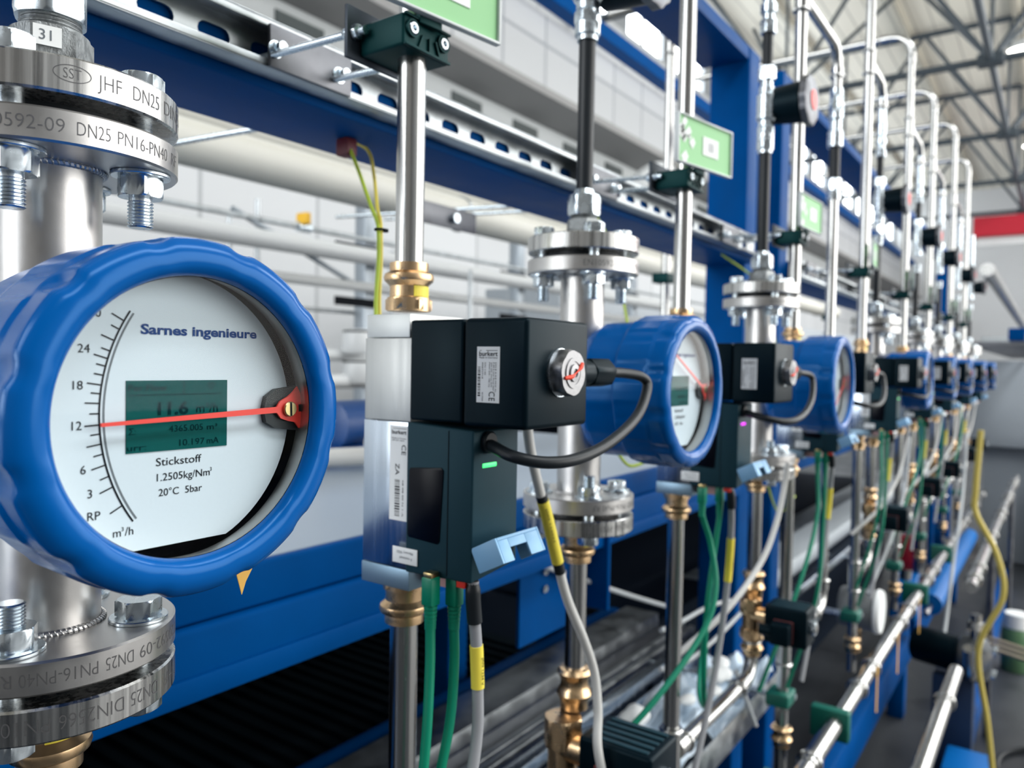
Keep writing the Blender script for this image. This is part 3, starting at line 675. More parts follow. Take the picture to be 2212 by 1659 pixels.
mfc0['label'] = mfl(0)
for i in range(1, 8):
    c = dup(mfc0, (GAS_X[i], PIPE_Y, 0), mfl(i))
    if i == 1:
        for p in sub(c, 'status_light'):
            p.data = p.data.copy(); p.data.materials[0] = LEDM

# ------------------------------------------------------------------ pipe clamps, signs, rods and rail plates
def make_clamp():
    root = thing('pipe_clamp', '', 'clamp', (0, PIPE_Y, 0.2455), 'dark green clamps on the upper pipes')
    b = MB(); b.box((-0.0275, -0.0165, -0.0125), (0.0245, 0.0290, 0.0115), 0.0022, 3).build('clamp_body', CLAMP, root)
    r = MB()
    r.box((-0.0270, -0.0190, -0.0125), (0.0240, -0.0160, -0.0105), 0.0005).box((-0.0270, -0.0190, 0.0095), (0.0240, -0.0160, 0.0115), 0.0005)
    for x, a in ((-0.0075, 0.4), (0.0070, -0.4), (0.0, 0)):
        r.box((-0.0007, -0.0185, -0.0110), (0.0007, -0.0160, 0.0), 0, M=Matrix.Translation((x, 0, 0)) @ Matrix.Rotation(a, 4, 'Y'))
    r.build('rib_relief', CLAMP, root)
    for x in (-0.0185, 0.0160):
        MB().lathe([(0.0066, 0), (0.0066, 0.0030), (0.0052, 0.0030), (0.0052, 0.0006), (0, 0.0006)], (x, -0.0160, 0.0015), (0, -1, 0), 28).build('screw_recess', CLAMP, root)
        s = MB().lathe([(0.0046, 0), (0.0046, 0.0032), (0.0040, 0.0038), (0.0023, 0.0038), (0.0021, 0.0012), (0, 0.0012)], (x, -0.0160, 0.0015), (0, -1, 0), 28).build('socket_screw', ZINC, root)
    MB().box((-0.0400, 0.0295, -0.0160), (0.0420, 0.0330, 0.0240), 0.0008).build('back_plate', DPLATE, root)
    for x in (-0.0320, 0.0345):
        MB().hexa((x, 0.0330, 0.004), (x, 0.0385, 0.004), 0.0062, 0.0006).hexa((x, 0.0245, 0.004), (x, 0.0295, 0.004), 0.0062, 0.0006).cyl((x, 0.0180, 0.004), (x, 0.0250, 0.004), 0.0034, 16).build('plate_nut', ZINC, root)
    return root
cl0 = make_clamp(); cl0.location.x = GAS_X[0]
cll = lambda i: f'dark green plastic clamp on the {ORD[i]} upper steel pipe, under its green sign'
cl0['label'] = cll(0)
CLZ = [0.2455, 0.2455, 0.2455, 0.2455, 0.24, 0.24, 0.24, 0.24]
for i in range(1, 8): dup(cl0, (GAS_X[i], PIPE_Y, CLZ[i]), cll(i))

def make_sign():
    root = thing('sign', '', 'sign', (0, 0, 0), 'green tag signs above the pipe clamps')
    MB().box((-0.056, -0.0008, 0.0010), (0.066, 0.0008, 0.0600), 0.0).build('green_card', SIGN, root)
    h = MB(); h.box((-0.0575, -0.0035, -0.0010), (0.0675, 0.0030, 0.0012), 0.0006).box((-0.0575, -0.0035, 0.0590), (0.0675, 0.0030, 0.0612), 0.0006).box((-0.0590, -0.0035, -0.0010), (-0.0565, 0.0030, 0.0612), 0.0006).box((0.0662, -0.0035, -0.0010), (0.0690, 0.0030, 0.0612), 0.0006)
    h.build('sign_frame', mat('frosted_plastic', (0.62, 0.66, 0.66), 0.3), root)
    MB().box((-0.0008, -0.0016, 0.0180), (0.036, -0.0010, 0.0420)).build('white_label', PAPER, root)
    t = MB(); F = lambda u, v: Vector((u, -0.0018, v))
    for k, x in enumerate((0.0110, 0.0145, 0.0170, 0.0200, 0.0232)): rect(t, F, x, 0.0240, x + (0.0018 if k % 2 else 0.0010), 0.0360)
    t.build('label_barcode', mat('pale_grey_print', (0.42, 0.44, 0.46), 0.6), root)
    g = MB(); random.seed(3)
    for k in range(9):
        x, z = -0.050 + random.random() * 0.030, 0.006 + random.random() * 0.046; q = 0.004 + random.random() * 0.006
        g._add([(x - q, -0.0014, z), (x, -0.0014, z - q), (x + q * 0.8, -0.0014, z + q * 0.2), (x + q * 0.1, -0.0014, z + q)], [(0, 1, 2, 3)])
    g.build('card_graphic', PAPER, root)
    MB().box((-0.010, 0.0030, -0.0060), (0.012, 0.0080, 0.0300), 0.001).build('sign_holder', CLAMP, root)
    return root
sg0 = make_sign(); sg0.location = (GAS_X[0] - 0.004, 0.3925, 0.2590); sg0.rotation_euler.z = R_(-9)
sgl = lambda i: ['green card sign cut by the top edge above the nearest clamp', 'green card sign with a white label above the second clamp'][i] if i < 2 else f'green card sign above the {ORD[i]} pipe clamp, blurred'
sg0['label'] = sgl(0)
for i in range(1, 8):
    c = dup(sg0, (GAS_X[i] - 0.004, 0.3910, 0.2590), sgl(i)); c.rotation_euler.z = R_([0, -11, -3, 6, 10, 8, 10, 10][i])

RODG = 'threaded rods holding the pipe clamps'
for i, x in enumerate(GAS_X):
    for k, dx in enumerate((-0.0320, 0.0345)):
        m = MB(); m.thread((x + dx, 0.437, CLZ[i] + 0.004), (x + dx, 0.5700, CLZ[i] + 0.010), 0.0031, 0.0020, 0.0004, 14)
        if i > 2 and k: continue
        tag(m.build('threaded_rod', ZINC), f'{"left" if k == 0 else "right"} threaded rod behind the {ORD[i]} pipe clamp', 'rod', RODG)

# slotted rail, beam behind it, plates
def slotted_web(x0, x1, z0, z1, pitch, sl, sh, y, name, parent):
    cu = bpy.data.curves.new('web', 'CURVE'); cu.dimensions = '2D'; cu.fill_mode = 'BOTH'; cu.extrude = 0.0012
    def add(pts):
        sp = cu.splines.new('POLY'); sp.points.add(len(pts) - 1); sp.use_cyclic_u = True
        for p, q in zip(sp.points, pts): p.co = (q[0], q[1], 0, 1)
    add([(x0, z0), (x1, z0), (x1, z1), (x0, z1)])
    zc = (z0 + z1) / 2; n = int((x1 - x0) / pitch); r = sh / 2
    for k in range(n):
        xc = x0 + pitch * (k + 0.5); pts = []
        for a in range(-90, 91, 30): pts.append((xc + sl / 2 - r + r * math.cos(R_(a)), zc + r * math.sin(R_(a))))
        for a in range(90, 271, 30): pts.append((xc - sl / 2 + r + r * math.cos(R_(a)), zc + r * math.sin(R_(a))))
        add(pts)
    o = bpy.data.objects.new('web', cu); COL.objects.link(o)
    me = bpy.data.meshes.new_from_object(o.evaluated_get(bpy.context.evaluated_depsgraph_get())); bpy.data.objects.remove(o)
    m = MB(); m.add_mesh(me, lambda p: Vector((p.x, y + p.z, p.y))); return m.build(name, GALV, parent)
def rail(x0, x1, label, group, z0=0.2450, z1=0.2860, yb=0.5740):
    root = thing('slotted_rail', label, 'rail', (x0, yb, z0), group)
    d = 0.024; L = x1 - x0; h = z1 - z0
    slotted_web(0, L, 0.001, h - 0.001, 0.050, 0.030, 0.0145, 0.0, 'rail_web', root)
    m = MB(); m.box((0, -d, 0), (L, 0, 0.0022), 0.0006).box((0, -d, h - 0.0022), (L, 0, h), 0.0006)
    m.box((0, -d, 0), (L, -d + 0.0022, 0.0070), 0.0008).box((0, -d, h - 0.0070), (L, -d + 0.0022, h), 0.0008)
    m.box((0, -d + 0.0022, 0.0058), (L, -d + 0.0060, 0.0070), 0.0004).box((0, -d + 0.0022, h - 0.0070), (L, -d + 0.0060, h - 0.0058), 0.0004)
    m.build('rail_profile', GALV, root); return root
rail(-0.10, 1.74, 'slotted galvanised rail running behind the upper pipes of the near frame', 'slotted rails')
rail(2.05, 5.6, 'slotted galvanised rail on the second blue frame, blurred', 'slotted rails', 0.2350, 0.2760)
for i, x in enumerate(GAS_X[:6]):
    pl = thing('rail_plate', f'flat steel plate bolted on the rail behind the {ORD[i]} pipe clamp', 'plate', (x, 0.5470, 0.2625), 'steel plates on the rail')
    MB().box((-0.0350, -0.0020, -0.0180), (0.0550, 0.0020, 0.0175), 0.0006).build('plate', DARKGALV, pl)
    for k, dx in enumerate((-0.0300, 0.0400)):
        MB().hexa((dx, -0.0070, -0.0030), (dx, -0.0020, -0.0030), 0.0058, 0.0006, 0.2).cyl((dx, -0.0028, -0.0030), (dx, -0.0020, -0.0030), 0.0072, 20).hexa((dx, -0.0130, -0.0030), (dx, -0.0090, -0.0030), 0.0050, 0.0006, 0.5).build('plate_nut', ZINC, pl)

# ------------------------------------------------------------------ blue frames
def portal(name_label, x0, x1, ztop, y0, depth, zbot=-1.4):
    root = thing('steel_gantry', name_label, 'frame', (x1, y0, zbot), 'blue steel machine frames')
    def P(a, b): return tuple(Vector(a) - Vector((x1, y0, zbot))), tuple(Vector(b) - Vector((x1, y0, zbot)))
    a, b = P((x1 - 0.075, y0, zbot), (x1, y0 + 0.095, ztop)); MB().box(a, b, 0.006, 3).build('post', FRAME, root)
    a, b = P((x0, y0, zbot), (x0 + 0.075, y0 + 0.095, ztop)); MB().box(a, b, 0.006, 3).build('post', FRAME, root)
    a, b = P((x0 + 0.075, y0 + 0.002, ztop - 0.032), (x1 - 0.075, y0 + 0.115, ztop - 0.001)); MB().box(a, b, 0.004, 2).build('top_beam', FRAME, root)
    # rail beam
    a, b = P((x0 + 0.075, 0.5770, 0.2370), (x1 - 0.075, 0.6950, 0.2840)); MB().box(a, b, 0.004, 2).build('rail_beam', FRAME, root)
    return root, P
fA, PA = portal('near blue steel frame with dark posts behind the pipes', -1.6, 1.835, 0.736, 0.600, 0.95)
# deck
a, b = PA((-1.5, 0.604, -0.2320), (1.76, 0.616, -0.1900)); MB().box(a, b, 0.004, 3).build('deck_edge', FRAME, fA)
a, b = PA((-1.5, 0.598, -0.2920), (1.76, 0.640, -0.2325)); MB().box(a, b, 0.005, 3).build('deck_beam', FRAME, fA)
a, b = PA((-1.5, 0.594, -0.2960), (1.76, 0.600, -0.2740)); MB().box(a, b, 0.002, 2).build('deck_lip', FRAME, fA)
a, b = PA((-1.5, 0.617, -0.1980), (1.76, 1.52, -0.1900)); MB().box(a, b, 0.001, 1).build('deck_plate', mat('blue_grey_deck', (0.34, 0.41, 0.50), 0.30, 0.2), fA)
a, b = PA((1.10, 0.585, -0.40), (1.108, 0.68, -0.19)); MB().box(a, b, 0.002, 1).build('gusset_plate', FRAME, fA)
a, b = PA((0.92, 0.634, -0.42), (1.10, 0.640, -0.294)); MB().box(a, b, 0.001, 1).build('bolt_plate', FRAME, fA)
for x, z in ((0.985, -0.345), (1.065, -0.318), (1.065, -0.372), (0.985, -0.318)):
    a, b = PA((x, 0.630, z), (x, 0.634, z)); MB().hexa(b, a, 0.0065).build('frame_bolt', ZINC, fA)
a, b = PA((-1.5, 0.875, -0.70), (1.75, 0.935, -0.615)); MB().box(a, b, 0.022, 4).build('lower_tube', FRAME, fA)
for x in (1.15, 1.55):
    a, b = PA((x, 0.96, -0.759), (x + 0.06, 1.02, -0.199)); MB().box(a, b, 0.005, 2).build('deck_leg', FRAME, fA)
fB, PB = portal('second blue steel frame further along the row, blurred', 2.02, 5.9, 0.765, 0.600, 0.95)
a, b = PB((2.1, 0.598, -0.2920), (5.82, 0.640, -0.1900)); MB().box(a, b, 0.005, 3).build('deck_beam', FRAME, fB)
a, b = PB((2.1, 0.641, -0.1980), (5.82, 1.52, -0.1900)); MB().box(a, b, 0.001, 1).build('deck_plate', MATS['blue_grey_deck'], fB)
# ------------------------------------------------------------------ lower legs of the meters: pipes, fittings, solenoid valves, elbows
TEE_Z = -0.53
LEG_R = 0.0112
def brass_leg():
    root = thing('brass_coupling', '', 'pipe fitting', (0, PIPE_Y, -0.326), 'brass couplings under the meters')
    MB().lathe([(0.0118, 0), (0.0165, -0.001), (0.0192, -0.005), (0.0165, -0.010), (0.0150, -0.013), (0.0150, -0.020), (0.0168, -0.023), (0.0190, -0.028), (0.0168, -0.033), (0.0150, -0.036), (0.0150, -0.044), (0.0118, -0.0445)], seg=40).build('coupling_body', BRASS, root)
    return root
def solenoid():
    root = thing('solenoid_valve', '', 'valve', (0, PIPE_Y, -0.42), 'black coil valves on the lower pipes')
    b = MB(); b.hexa((0, 0, 0.0300), (0, 0, 0.0), 0.0215, 0.0015, 0.2).cyl((0, 0, 0.004), (0, 0, -0.050), 0.0155, 32).hexa((0, 0, -0.030), (0, 0, -0.0495), 0.0200, 0.0015, 0.2).cyl((0, 0, 0.0), (0, -0.040, 0.0), 0.0150, 24); b.build('valve_body', BRASS, root)
    cz = 0.0
    MB().box((-0.028, -0.115, -0.042), (0.034, -0.035, 0.030), 0.004, 3).build('coil', BLACK, root)
    t = MB()
    for k in range(5): t.box((-0.022 + 0.011 * k, -0.108, 0.0298), (-0.0165 + 0.011 * k, -0.045, 0.0316), 0.0008)
    t.build('cooling_fin', GREY, root)
    n = MB().hexa((0.003, -0.115, -0.006), (0.003, -0.124, -0.006), 0.0150, 0.001).build('coil_nut', ZINC, root)
    MB().lathe([(0.0085, 0), (0.0085, 0.002), (0.0045, 0.003), (0.0, 0.003)], (0.003, -0.124, -0.006), (0, -1, 0), 24).build('nut_cap', STEEL, n)
    p = MB(); p.box((-0.058, -0.090, -0.034), (-0.0285, -0.055, 0.006), 0.0035, 3).cyl((-0.044, -0.056, -0.012), (-0.044, -0.032, -0.012), 0.0105, 24, ch=0.001).build('plug_connector', BLACK, root)
    MB().box((-0.0300, -0.0906, -0.0346), (-0.0280, -0.0544, 0.0066), 0.0005).build('plug_seal', mat('red_seal', (0.20, 0.05, 0.05), 0.6), root)
    return root
def elbow_set(x, gx, lab1, lab2):
    root = thing('elbow_pipe', lab1, 'pipe', (x, PIPE_Y, TEE_Z), 'bent pipes joining meter legs and gas pipes')
    r = 0.035
    pts = [(0, 0, 0.045 + 0.0)] + [(0 - r + r * math.cos(R_(-a)), 0, r + r * math.sin(R_(-a))) for a in (0, 18, 36, 54, 72, 90)] + [(gx - x + 0.02, 0, 0)]
    MB().tube(pts, LEG_R, 24, 0).build('pipe_tube', STEEL, root)
    MB().cyl((0, 0, 0.040), (0, 0, 0.064), 0.0132, 28).torus((0, 0, 0.060), (0, 0, 1), 0.0132, 0.0030).build('upper_collar', STEEL, root)
    MB().cyl((-0.050, 0, 0), (-0.075, 0, 0), 0.0132, 28).torus((-0.068, 0, 0), (1, 0, 0), 0.0132, 0.0030).build('elbow_collar', STEEL, root)
    MB().cyl((gx - x + 0.016, 0, 0), (gx - x + 0.050, 0, 0), 0.0135, 28).torus((gx - x + 0.046, 0, 0), (1, 0, 0), 0.0135, 0.0030).build('tee_branch', STEEL, root)
    t = thing('pipe_tee', lab2, 'pipe fitting', (gx, PIPE_Y, TEE_Z), 'steel tee sleeves on the gas pipes')
    MB().cyl((0, 0, -0.045), (0, 0, 0.040), 0.0136, 28).build('sleeve', STEEL, t)
    MB().torus((0, 0, 0.034), (0, 0, 1), 0.0138, 0.0032).build('upper_rim', STEEL, t); MB().torus((0, 0, -0.040), (0, 0, 1), 0.0138, 0.0032).build('lower_rim', STEEL, t)
bl0 = brass_leg(); so0 = solenoid()
for i, x in enumerate(METER_X):
    if i == 0: continue
    lab1 = f'ribbed brass coupling on the leg of the {ORD[i]} flow meter'
    lab2 = f'black coil valve with plug on the leg of the {ORD[i]} flow meter'
    dz = 0.0 if i == 1 else (-0.022 if i == 2 else 0)
    if i == 1: bl0.location.x = x; bl0['label'] = lab1; so0.location = (x - 0.022, PIPE_Y, -0.402); so0['label'] = lab2
    else:
        dup(bl0, (x, PIPE_Y, -0.326 + dz), lab1); dup(so0, (x - 0.012, PIPE_Y, -0.396 + dz), lab2).scale = (0.86, 0.86, 0.86)
    vpipe(x, -0.326 + dz, -0.2100, LEG_R, label=f'short steel pipe between flange and valve of the {ORD[i]} flow meter', group='stainless pipes under the meters')
    # run below the valve: collar, elbow, run back to the gas pipe, tee
    if i == 1:
        vpipe(x, -0.80, -0.462, LEG_R, label='steel pipe below the first coil valve, bottom edge', group='stainless pipes under the meters'); continue
    gi = i - 1 if i == 2 else i; gx = GAS_X[gi]
    elbow_set(x, gx, f'bent steel pipe joining the {ORD[i]} meter leg to the {ORD[gi]} gas pipe', f'steel tee sleeve on the {ORD[gi]} gas pipe where the bent pipe joins')
    bl = dup(bl0, (x, PIPE_Y, -0.436 + dz), f'lower brass coupling under the coil valve of the {ORD[i]} meter'); bl.scale.z = 0.8
elbow_set(1.79, GAS_X[2], 'bent steel pipe joining the branch line to the third gas pipe', 'steel tee sleeve low on the third gas pipe')
# lower clamps with rods on the gas pipes
for i in range(2, 8):
    c = thing('pipe_clamp', f'green plastic clamp low on the {ORD[i]} gas pipe', 'clamp', (GAS_X[i], PIPE_Y, -0.635), 'green clamps on the lower pipes')
    MB().box((-0.026, -0.018, -0.013), (0.026, 0.026, 0.013), 0.004, 3).build('clamp_body', LCLAMP, c)
    MB().lathe([(0.006, 0), (0.006, 0.003), (0, 0.003)], (0.015, -0.018, 0), (0, -1, 0), 20).build('clamp_screw', ZINC, c)
    for k, dz in enumerate((0.006,) if i > 3 else (0.008, -0.008)):
        tag(MB().thread((GAS_X[i] + 0.03 * (k - 0.5), 0.443, -0.635 + dz), (GAS_X[i] + 0.03 * (k - 0.5), 0.72, -0.635 + dz), 0.0040, 0.003, 0.0004, 10).build('threaded_rod', ZINC), f'{"upper" if k == 0 else "lower"} thin rod behind the low green clamp on the {ORD[i]} gas pipe', 'rod', 'rods behind the low clamps')
    vb = dup(bl0, (GAS_X[i], PIPE_Y, -0.690), f'brass coupling below the low green clamp of the {ORD[i]} gas pipe'); vb.scale = (1.05, 1.05, 0.9)

# ------------------------------------------------------------------ cables
def cable(name, pts, r, m, label, group=None, cat='cable', n=8, seg=12):
    root = thing(name, label, cat, pts[0], group)
    o = Vector(pts[0]); MB().tube([Vector(p) - o for p in pts], r, seg, n).build('cable_jacket', m, root); return root, o
def plug(root, o, p, m=GREENC):
    q = Vector(p) - o
    MB().box((q.x - 0.0048, q.y - 0.0050, q.z - 0.0190), (q.x + 0.0048, q.y + 0.0050, q.z + 0.0010), 0.0012).build('plug_body', m, root)
    b = MB()
    for k in range(5): b.cyl((q.x, q.y, q.z - 0.0195 - 0.0030 * k), (q.x, q.y, q.z - 0.0213 - 0.0030 * k), 0.0049 - 0.0002 * k, 16)
    b.cyl((q.x, q.y, q.z - 0.019), (q.x, q.y, q.z - 0.036), 0.0040, 16).build('strain_relief', m, root)
    MB().box((q.x - 0.0040, q.y - 0.0040, q.z + 0.0005), (q.x + 0.0040, q.y + 0.0040, q.z + 0.0045), 0.0006).build('plug_contact', BRASS2, root)
GR = 'green network cables under the controllers'
for i in range(0, 7):
    gx = GAS_X[i] - 0.4444
    paths = [[(0.4050, 0.355, -0.1520), (0.4050, 0.355, -0.1850), (0.4030, 0.353, -0.2150), (0.3970, 0.350, -0.2600), (0.3900, 0.350, -0.3200), (0.386, 0.352, -0.40)],
             [(0.4190, 0.345, -0.1535), (0.4190, 0.345, -0.1850), (0.4200, 0.345, -0.2150), (0.4160, 0.345, -0.2560), (0.4040, 0.347, -0.3100), (0.396, 0.350, -0.40)]]
    if i == 1:
        paths = [[(0.921, 0.36, -0.152), (0.922, 0.36, -0.185), (0.940, 0.355, -0.225), (0.935, 0.345, -0.280), (0.905, 0.350, -0.330), (0.825, 0.380, -0.400), (0.750, 0.430, -0.470)],
                 [(0.955, 0.35, -0.1535), (0.957, 0.35, -0.185), (0.953, 0.355, -0.240), (0.945, 0.360, -0.320), (0.955, 0.365, -0.420), (0.980, 0.370, -0.455), (1.03, 0.40, -0.455), (1.20, 0.46, -0.43)]]
        gx = 0
    elif i > 1:
        s = [0, 0, -0.10, 0.05, -0.22, 0.06, -0.15][i]
        paths = [[(0.405, 0.355, -0.152), (0.405, 0.355, -0.19), (0.39, 0.35, -0.27), (0.37 + s * 0.5, 0.36, -0.38), (0.34 + s, 0.40, -0.55)],
                 [(0.419, 0.345, -0.1535), (0.419, 0.345, -0.19), (0.415, 0.345, -0.28), (0.40, 0.35, -0.42), (0.41, 0.40, -0.60)]]
    for k, p in enumerate(paths):
        if i > 4 and k: continue
        p = [(a + gx, b, c) for a, b, c in p]
        root, o = cable('network_cable', p, 0.0036, GREENC, f'{"left" if k == 0 else "right"} green network cable hanging from the {ORD[i]} flow controller', GR)
        plug(root, o, p[0])
def sleeve(root, o, a, b, r, m, name='yellow_sleeve', txt=None):
    MB().tube([Vector(p) - o for p in (a, b)] if len(a) == 3 and not isinstance(a[0], tuple) else [Vector(p) - o for p in a], r, 16, 6).build(name, m, root)
GY = 'grey control cables under the controllers'
for i in range(0, 7):
    gx = GAS_X[i] - 0.4444
    p = [(0.4210, 0.330, -0.1530), (0.4215, 0.330, -0.1680), (0.4260, 0.330, -0.2000), (0.4285, 0.330, -0.2350), (0.4285, 0.330, -0.2650), (0.4210, 0.331, -0.3050), (0.412, 0.34, -0.38)]
    if i > 0: p = [(0.4210, 0.335, -0.1530), (0.4260, 0.335, -0.1750), (0.4420, 0.340, -0.2150), (0.4480, 0.345, -0.2800), (0.4380, 0.350, -0.3600), (0.4150, 0.355, -0.4400), (0.355, 0.36, -0.56)]
    p = [(a + gx, b, c) for a, b, c in p]
    root, o = cable('control_cable', p, 0.0042, CABLE, f'grey control cable with a yellow marker under the {ORD[i]} flow controller', GY)
    S = spline(p, 8); a, b, c = (2, 13, 25) if i == 0 else (1, 9, 17)
    MB().tube([S[k] - o for k in range(0, (13 if i == 0 else 10))], 0.0050, 14, 0, rfun=lambda t: 0.75 + 0.35 * min(1, t * 3)).build('black_sleeve', RUBBER, root)
    st = 16 if i == 0 else 17
    MB().tube([S[k] - o for k in range(st, st + 8)], 0.0049, 14, 0).build('yellow_sleeve', YELLOW, root)
    if i < 2:
        t = MB(); mid = S[st + 4] - o
        put_text(t, 'JAN 1234 V', lambda u, v: Vector((mid.x - 0.0012 + v, mid.y - 0.0052, mid.z + 0.010 - u)), 0.020, 0.0026); t.build('sleeve_print', INK, root)
# white cables from the meters down to the coil valves
for i in range(1, 7):
    mx = METER_X[i] - 0.712
    p = [(0.4930, 0.340, -0.0200), (0.5150, 0.352, -0.0420), (0.5340, 0.360, -0.0720), (0.5490, 0.360, -0.1080), (0.5590, 0.360, -0.1270), (0.5810, 0.360, -0.1770), (0.5990, 0.360, -0.2150), (0.6300, 0.360, -0.2600), (0.6520, 0.360, -0.2990), (0.6560, 0.357, -0.3380), (0.6480, 0.352, -0.3700), (0.6560, 0.345, -0.4150)]
    if i > 1: p = [(0.700, 0.325, -0.150), (0.700, 0.330, -0.19), (0.680, 0.335, -0.245), (0.640, 0.345, -0.300), (0.560, 0.37, -0.36), (0.50, 0.42, -0.42)]
    if i == 2: p = [(a - 0.06, b + 0.02, c) for a, b, c in p]
    p = [(a + mx, b, c) for a, b, c in p]
    root, o = cable('signal_cable', p, 0.0044, WCABLE, f'white signal cable running down from beside the {ORD[i]} flow meter', 'white signal cables at the meters')
    if i == 1:
        S = spline(p, 8)
        MB().tube([S[k] - o for k in range(26, 43)], 0.0050, 14, 0).build('black_sleeve', RUBBER, root)
        MB().tube([S[k] - o for k in range(29, 41)], 0.0055, 14, 0).build('yellow_sleeve', YELLOW, root)
        t = MB(); A = S[30] - o; B = S[40] - o; d = (B - A).normalized(); nrm = Vector((d.z, 0, -d.x))
        put_text(t, 'JAN 12345V', lambda u, v: A + d * (u + 0.004) - nrm * (v - 0.0016) + Vector((-0.003, -0.0047, 0)), 0.036, 0.0030); t.build('sleeve_print', INK, root)
# earth wires
def earth(p, label, tie=None):
    root, o = cable('earth_wire', p[0], 0.0019, YGRN, label, 'yellow and green earth wires', 'wire', 8, 8)
    for q in p[1:]: MB().tube([Vector(a) - o for a in q], 0.0019, 8, 8).build('second_strand', YWIRE, root)
    if tie: MB().box((0.565 - o.x, 0.622 - o.y, 0.218 - o.z), (0.580 - o.x, 0.640 - o.y, 0.2368 - o.z), 0.002).build('wire_lug', mat('dark_red_lug', (0.12, 0.01, 0.02), 0.5), root)
    if tie: MB().torus(Vector(tie) - o, (0, 0, 1), 0.0042, 0.0012, 20, 6).box(tuple(Vector(tie) - o + Vector((0.003, -0.003, -0.0016))), tuple(Vector(tie) - o + Vector((0.008, 0.001, 0.0016))), 0.0004).build('cable_tie', INK, root)
earth([[(0.5673, 0.630, 0.2372), (0.5720, 0.628, 0.2300), (0.5615, 0.600, 0.1960), (0.5300, 0.550, 0.1515), (0.5050, 0.515, 0.1280), (0.4925, 0.50, 0.1150), (0.4930, 0.50, 0.0900), (0.4905, 0.50, 0.0440), (0.4890, 0.49, 0.0), (0.492, 0.46, -0.05)],
       [(0.5760, 0.632, 0.2372), (0.6080, 0.635, 0.2330), (0.5834, 0.600, 0.1958), (0.5397, 0.550, 0.1490), (0.5090, 0.515, 0.1300), (0.4955, 0.50, 0.1150), (0.4960, 0.50, 0.0900), (0.4950, 0.50, 0.0440), (0.494, 0.49, 0.0), (0.498, 0.46, -0.05)]], 'pair of yellow-green earth wires hanging from the rail beam, tied in the middle', (0.4943, 0.5, 0.117))
earth([[(1.030, 0.59, 0.2372), (0.991, 0.55, 0.2030), (0.976, 0.53, 0.1760), (0.970, 0.51, 0.13), (0.965, 0.50, 0.0950), (0.940, 0.48, 0.061), (0.92, 0.46, 0.02)]], 'single earth wire hanging behind the second flow meter')
earth([[(0.560, 0.40, -0.020), (0.545, 0.39, -0.050), (0.525, 0.385, -0.070), (0.500, 0.39, -0.085)]], 'short green-yellow wire looping below the nearest black controller')
earth([[(0.800, 0.43, -0.085), (0.825, 0.43, -0.105), (0.860, 0.43, -0.125), (0.900, 0.42, -0.120)]], 'short green-yellow wire below the second flow meter')
earth([[(1.58, 0.59, 0.2372), (1.60, 0.52, 0.18), (1.62, 0.50, 0.12), (1.67, 0.50, 0.06), (1.69, 0.50, 0.0)]], 'yellow wire behind the third upper steel pipe')
earth([[(1.38, 0.42, -0.205), (1.43, 0.42, -0.255), (1.50, 0.43, -0.275), (1.60, 0.43, -0.26)]], 'yellow wire looping between the third meter leg and the next pipe')
wires = [([(0.86, 0.62, -0.262), (1.05, 0.62, -0.338), (1.25, 0.62, -0.416), (1.45, 0.62, -0.490)], 0.0045, 'thin grey rod sloping behind the second meter leg'),
         ([(1.12, 0.50, -0.418), (1.20, 0.50, -0.425), (1.30, 0.49, -0.422), (1.38, 0.48, -0.430)], 0.0040, 'upper clear white tube running to the second coil valve'),
         ([(1.12, 0.50, -0.480), (1.22, 0.50, -0.500), (1.32, 0.49, -0.49), (1.46, 0.48, -0.465)], 0.0040, 'lower clear white tube below the second coil valve'),
         ([(1.36, 0.46, -0.55), (1.41, 0.46, -0.61), (1.45, 0.45, -0.68)], 0.0045, 'clear tube dropping beside the low green clamp'),
         ([(1.515, 0.424, -0.36), (1.80, 0.50, -0.24), (1.95, 0.55, -0.23)], 0.0050, 'pale tube rising to the right of the blue column'),
         ([(1.515, 0.424, -0.39), (1.82, 0.50, -0.30), (2.02, 0.55, -0.30)], 0.0050, 'second pale tube under the first one right of the blue column'),
         ([(2.55, 0.36, -0.20), (2.50, 0.36, -0.34), (2.38, 0.37, -0.46), (2.22, 0.40, -0.60)], 0.0050, 'pale hose crossing in front of the far lower pipes'),
         ([(3.6, 0.30, -0.25), (3.5, 0.30, -0.50), (3.25, 0.30, -0.72), (3.0, 0.30, -0.95)], 0.0060, 'grey hose hanging among the far lower pipes')]
for p, r, lab in wires: tag(MB().tube(p, r, 10, 6).build('clear_tube', mat('clear_tube', (0.50, 0.53, 0.55), 0.25)), lab, 'tube')
yc = [(0.168, -0.30 + 0.142), (0.1750, -0.3190), (0.1720, -0.3820), (0.1220, -0.4850), (0.1050, -0.5960), (0.1560, -0.7450), (0.1300, -0.9350), (0.1150, -1.06), (0.10, -1.20), (0.06, -1.36)]
tag(MB().tube([(2.40, y, z) for y, z in yc[:-1]] + [(2.38, 0.05, -1.33), (2.30, 0.02, -1.39), (2.1, 0.15, -1.392), (1.9, 0.35, -1.392)], 0.0075, 12, 8).build('yellow_hose', mat('yellow_hose', (0.62, 0.50, 0.12), 0.45)), 'long yellow hose hanging down to the floor at the right', 'hose')

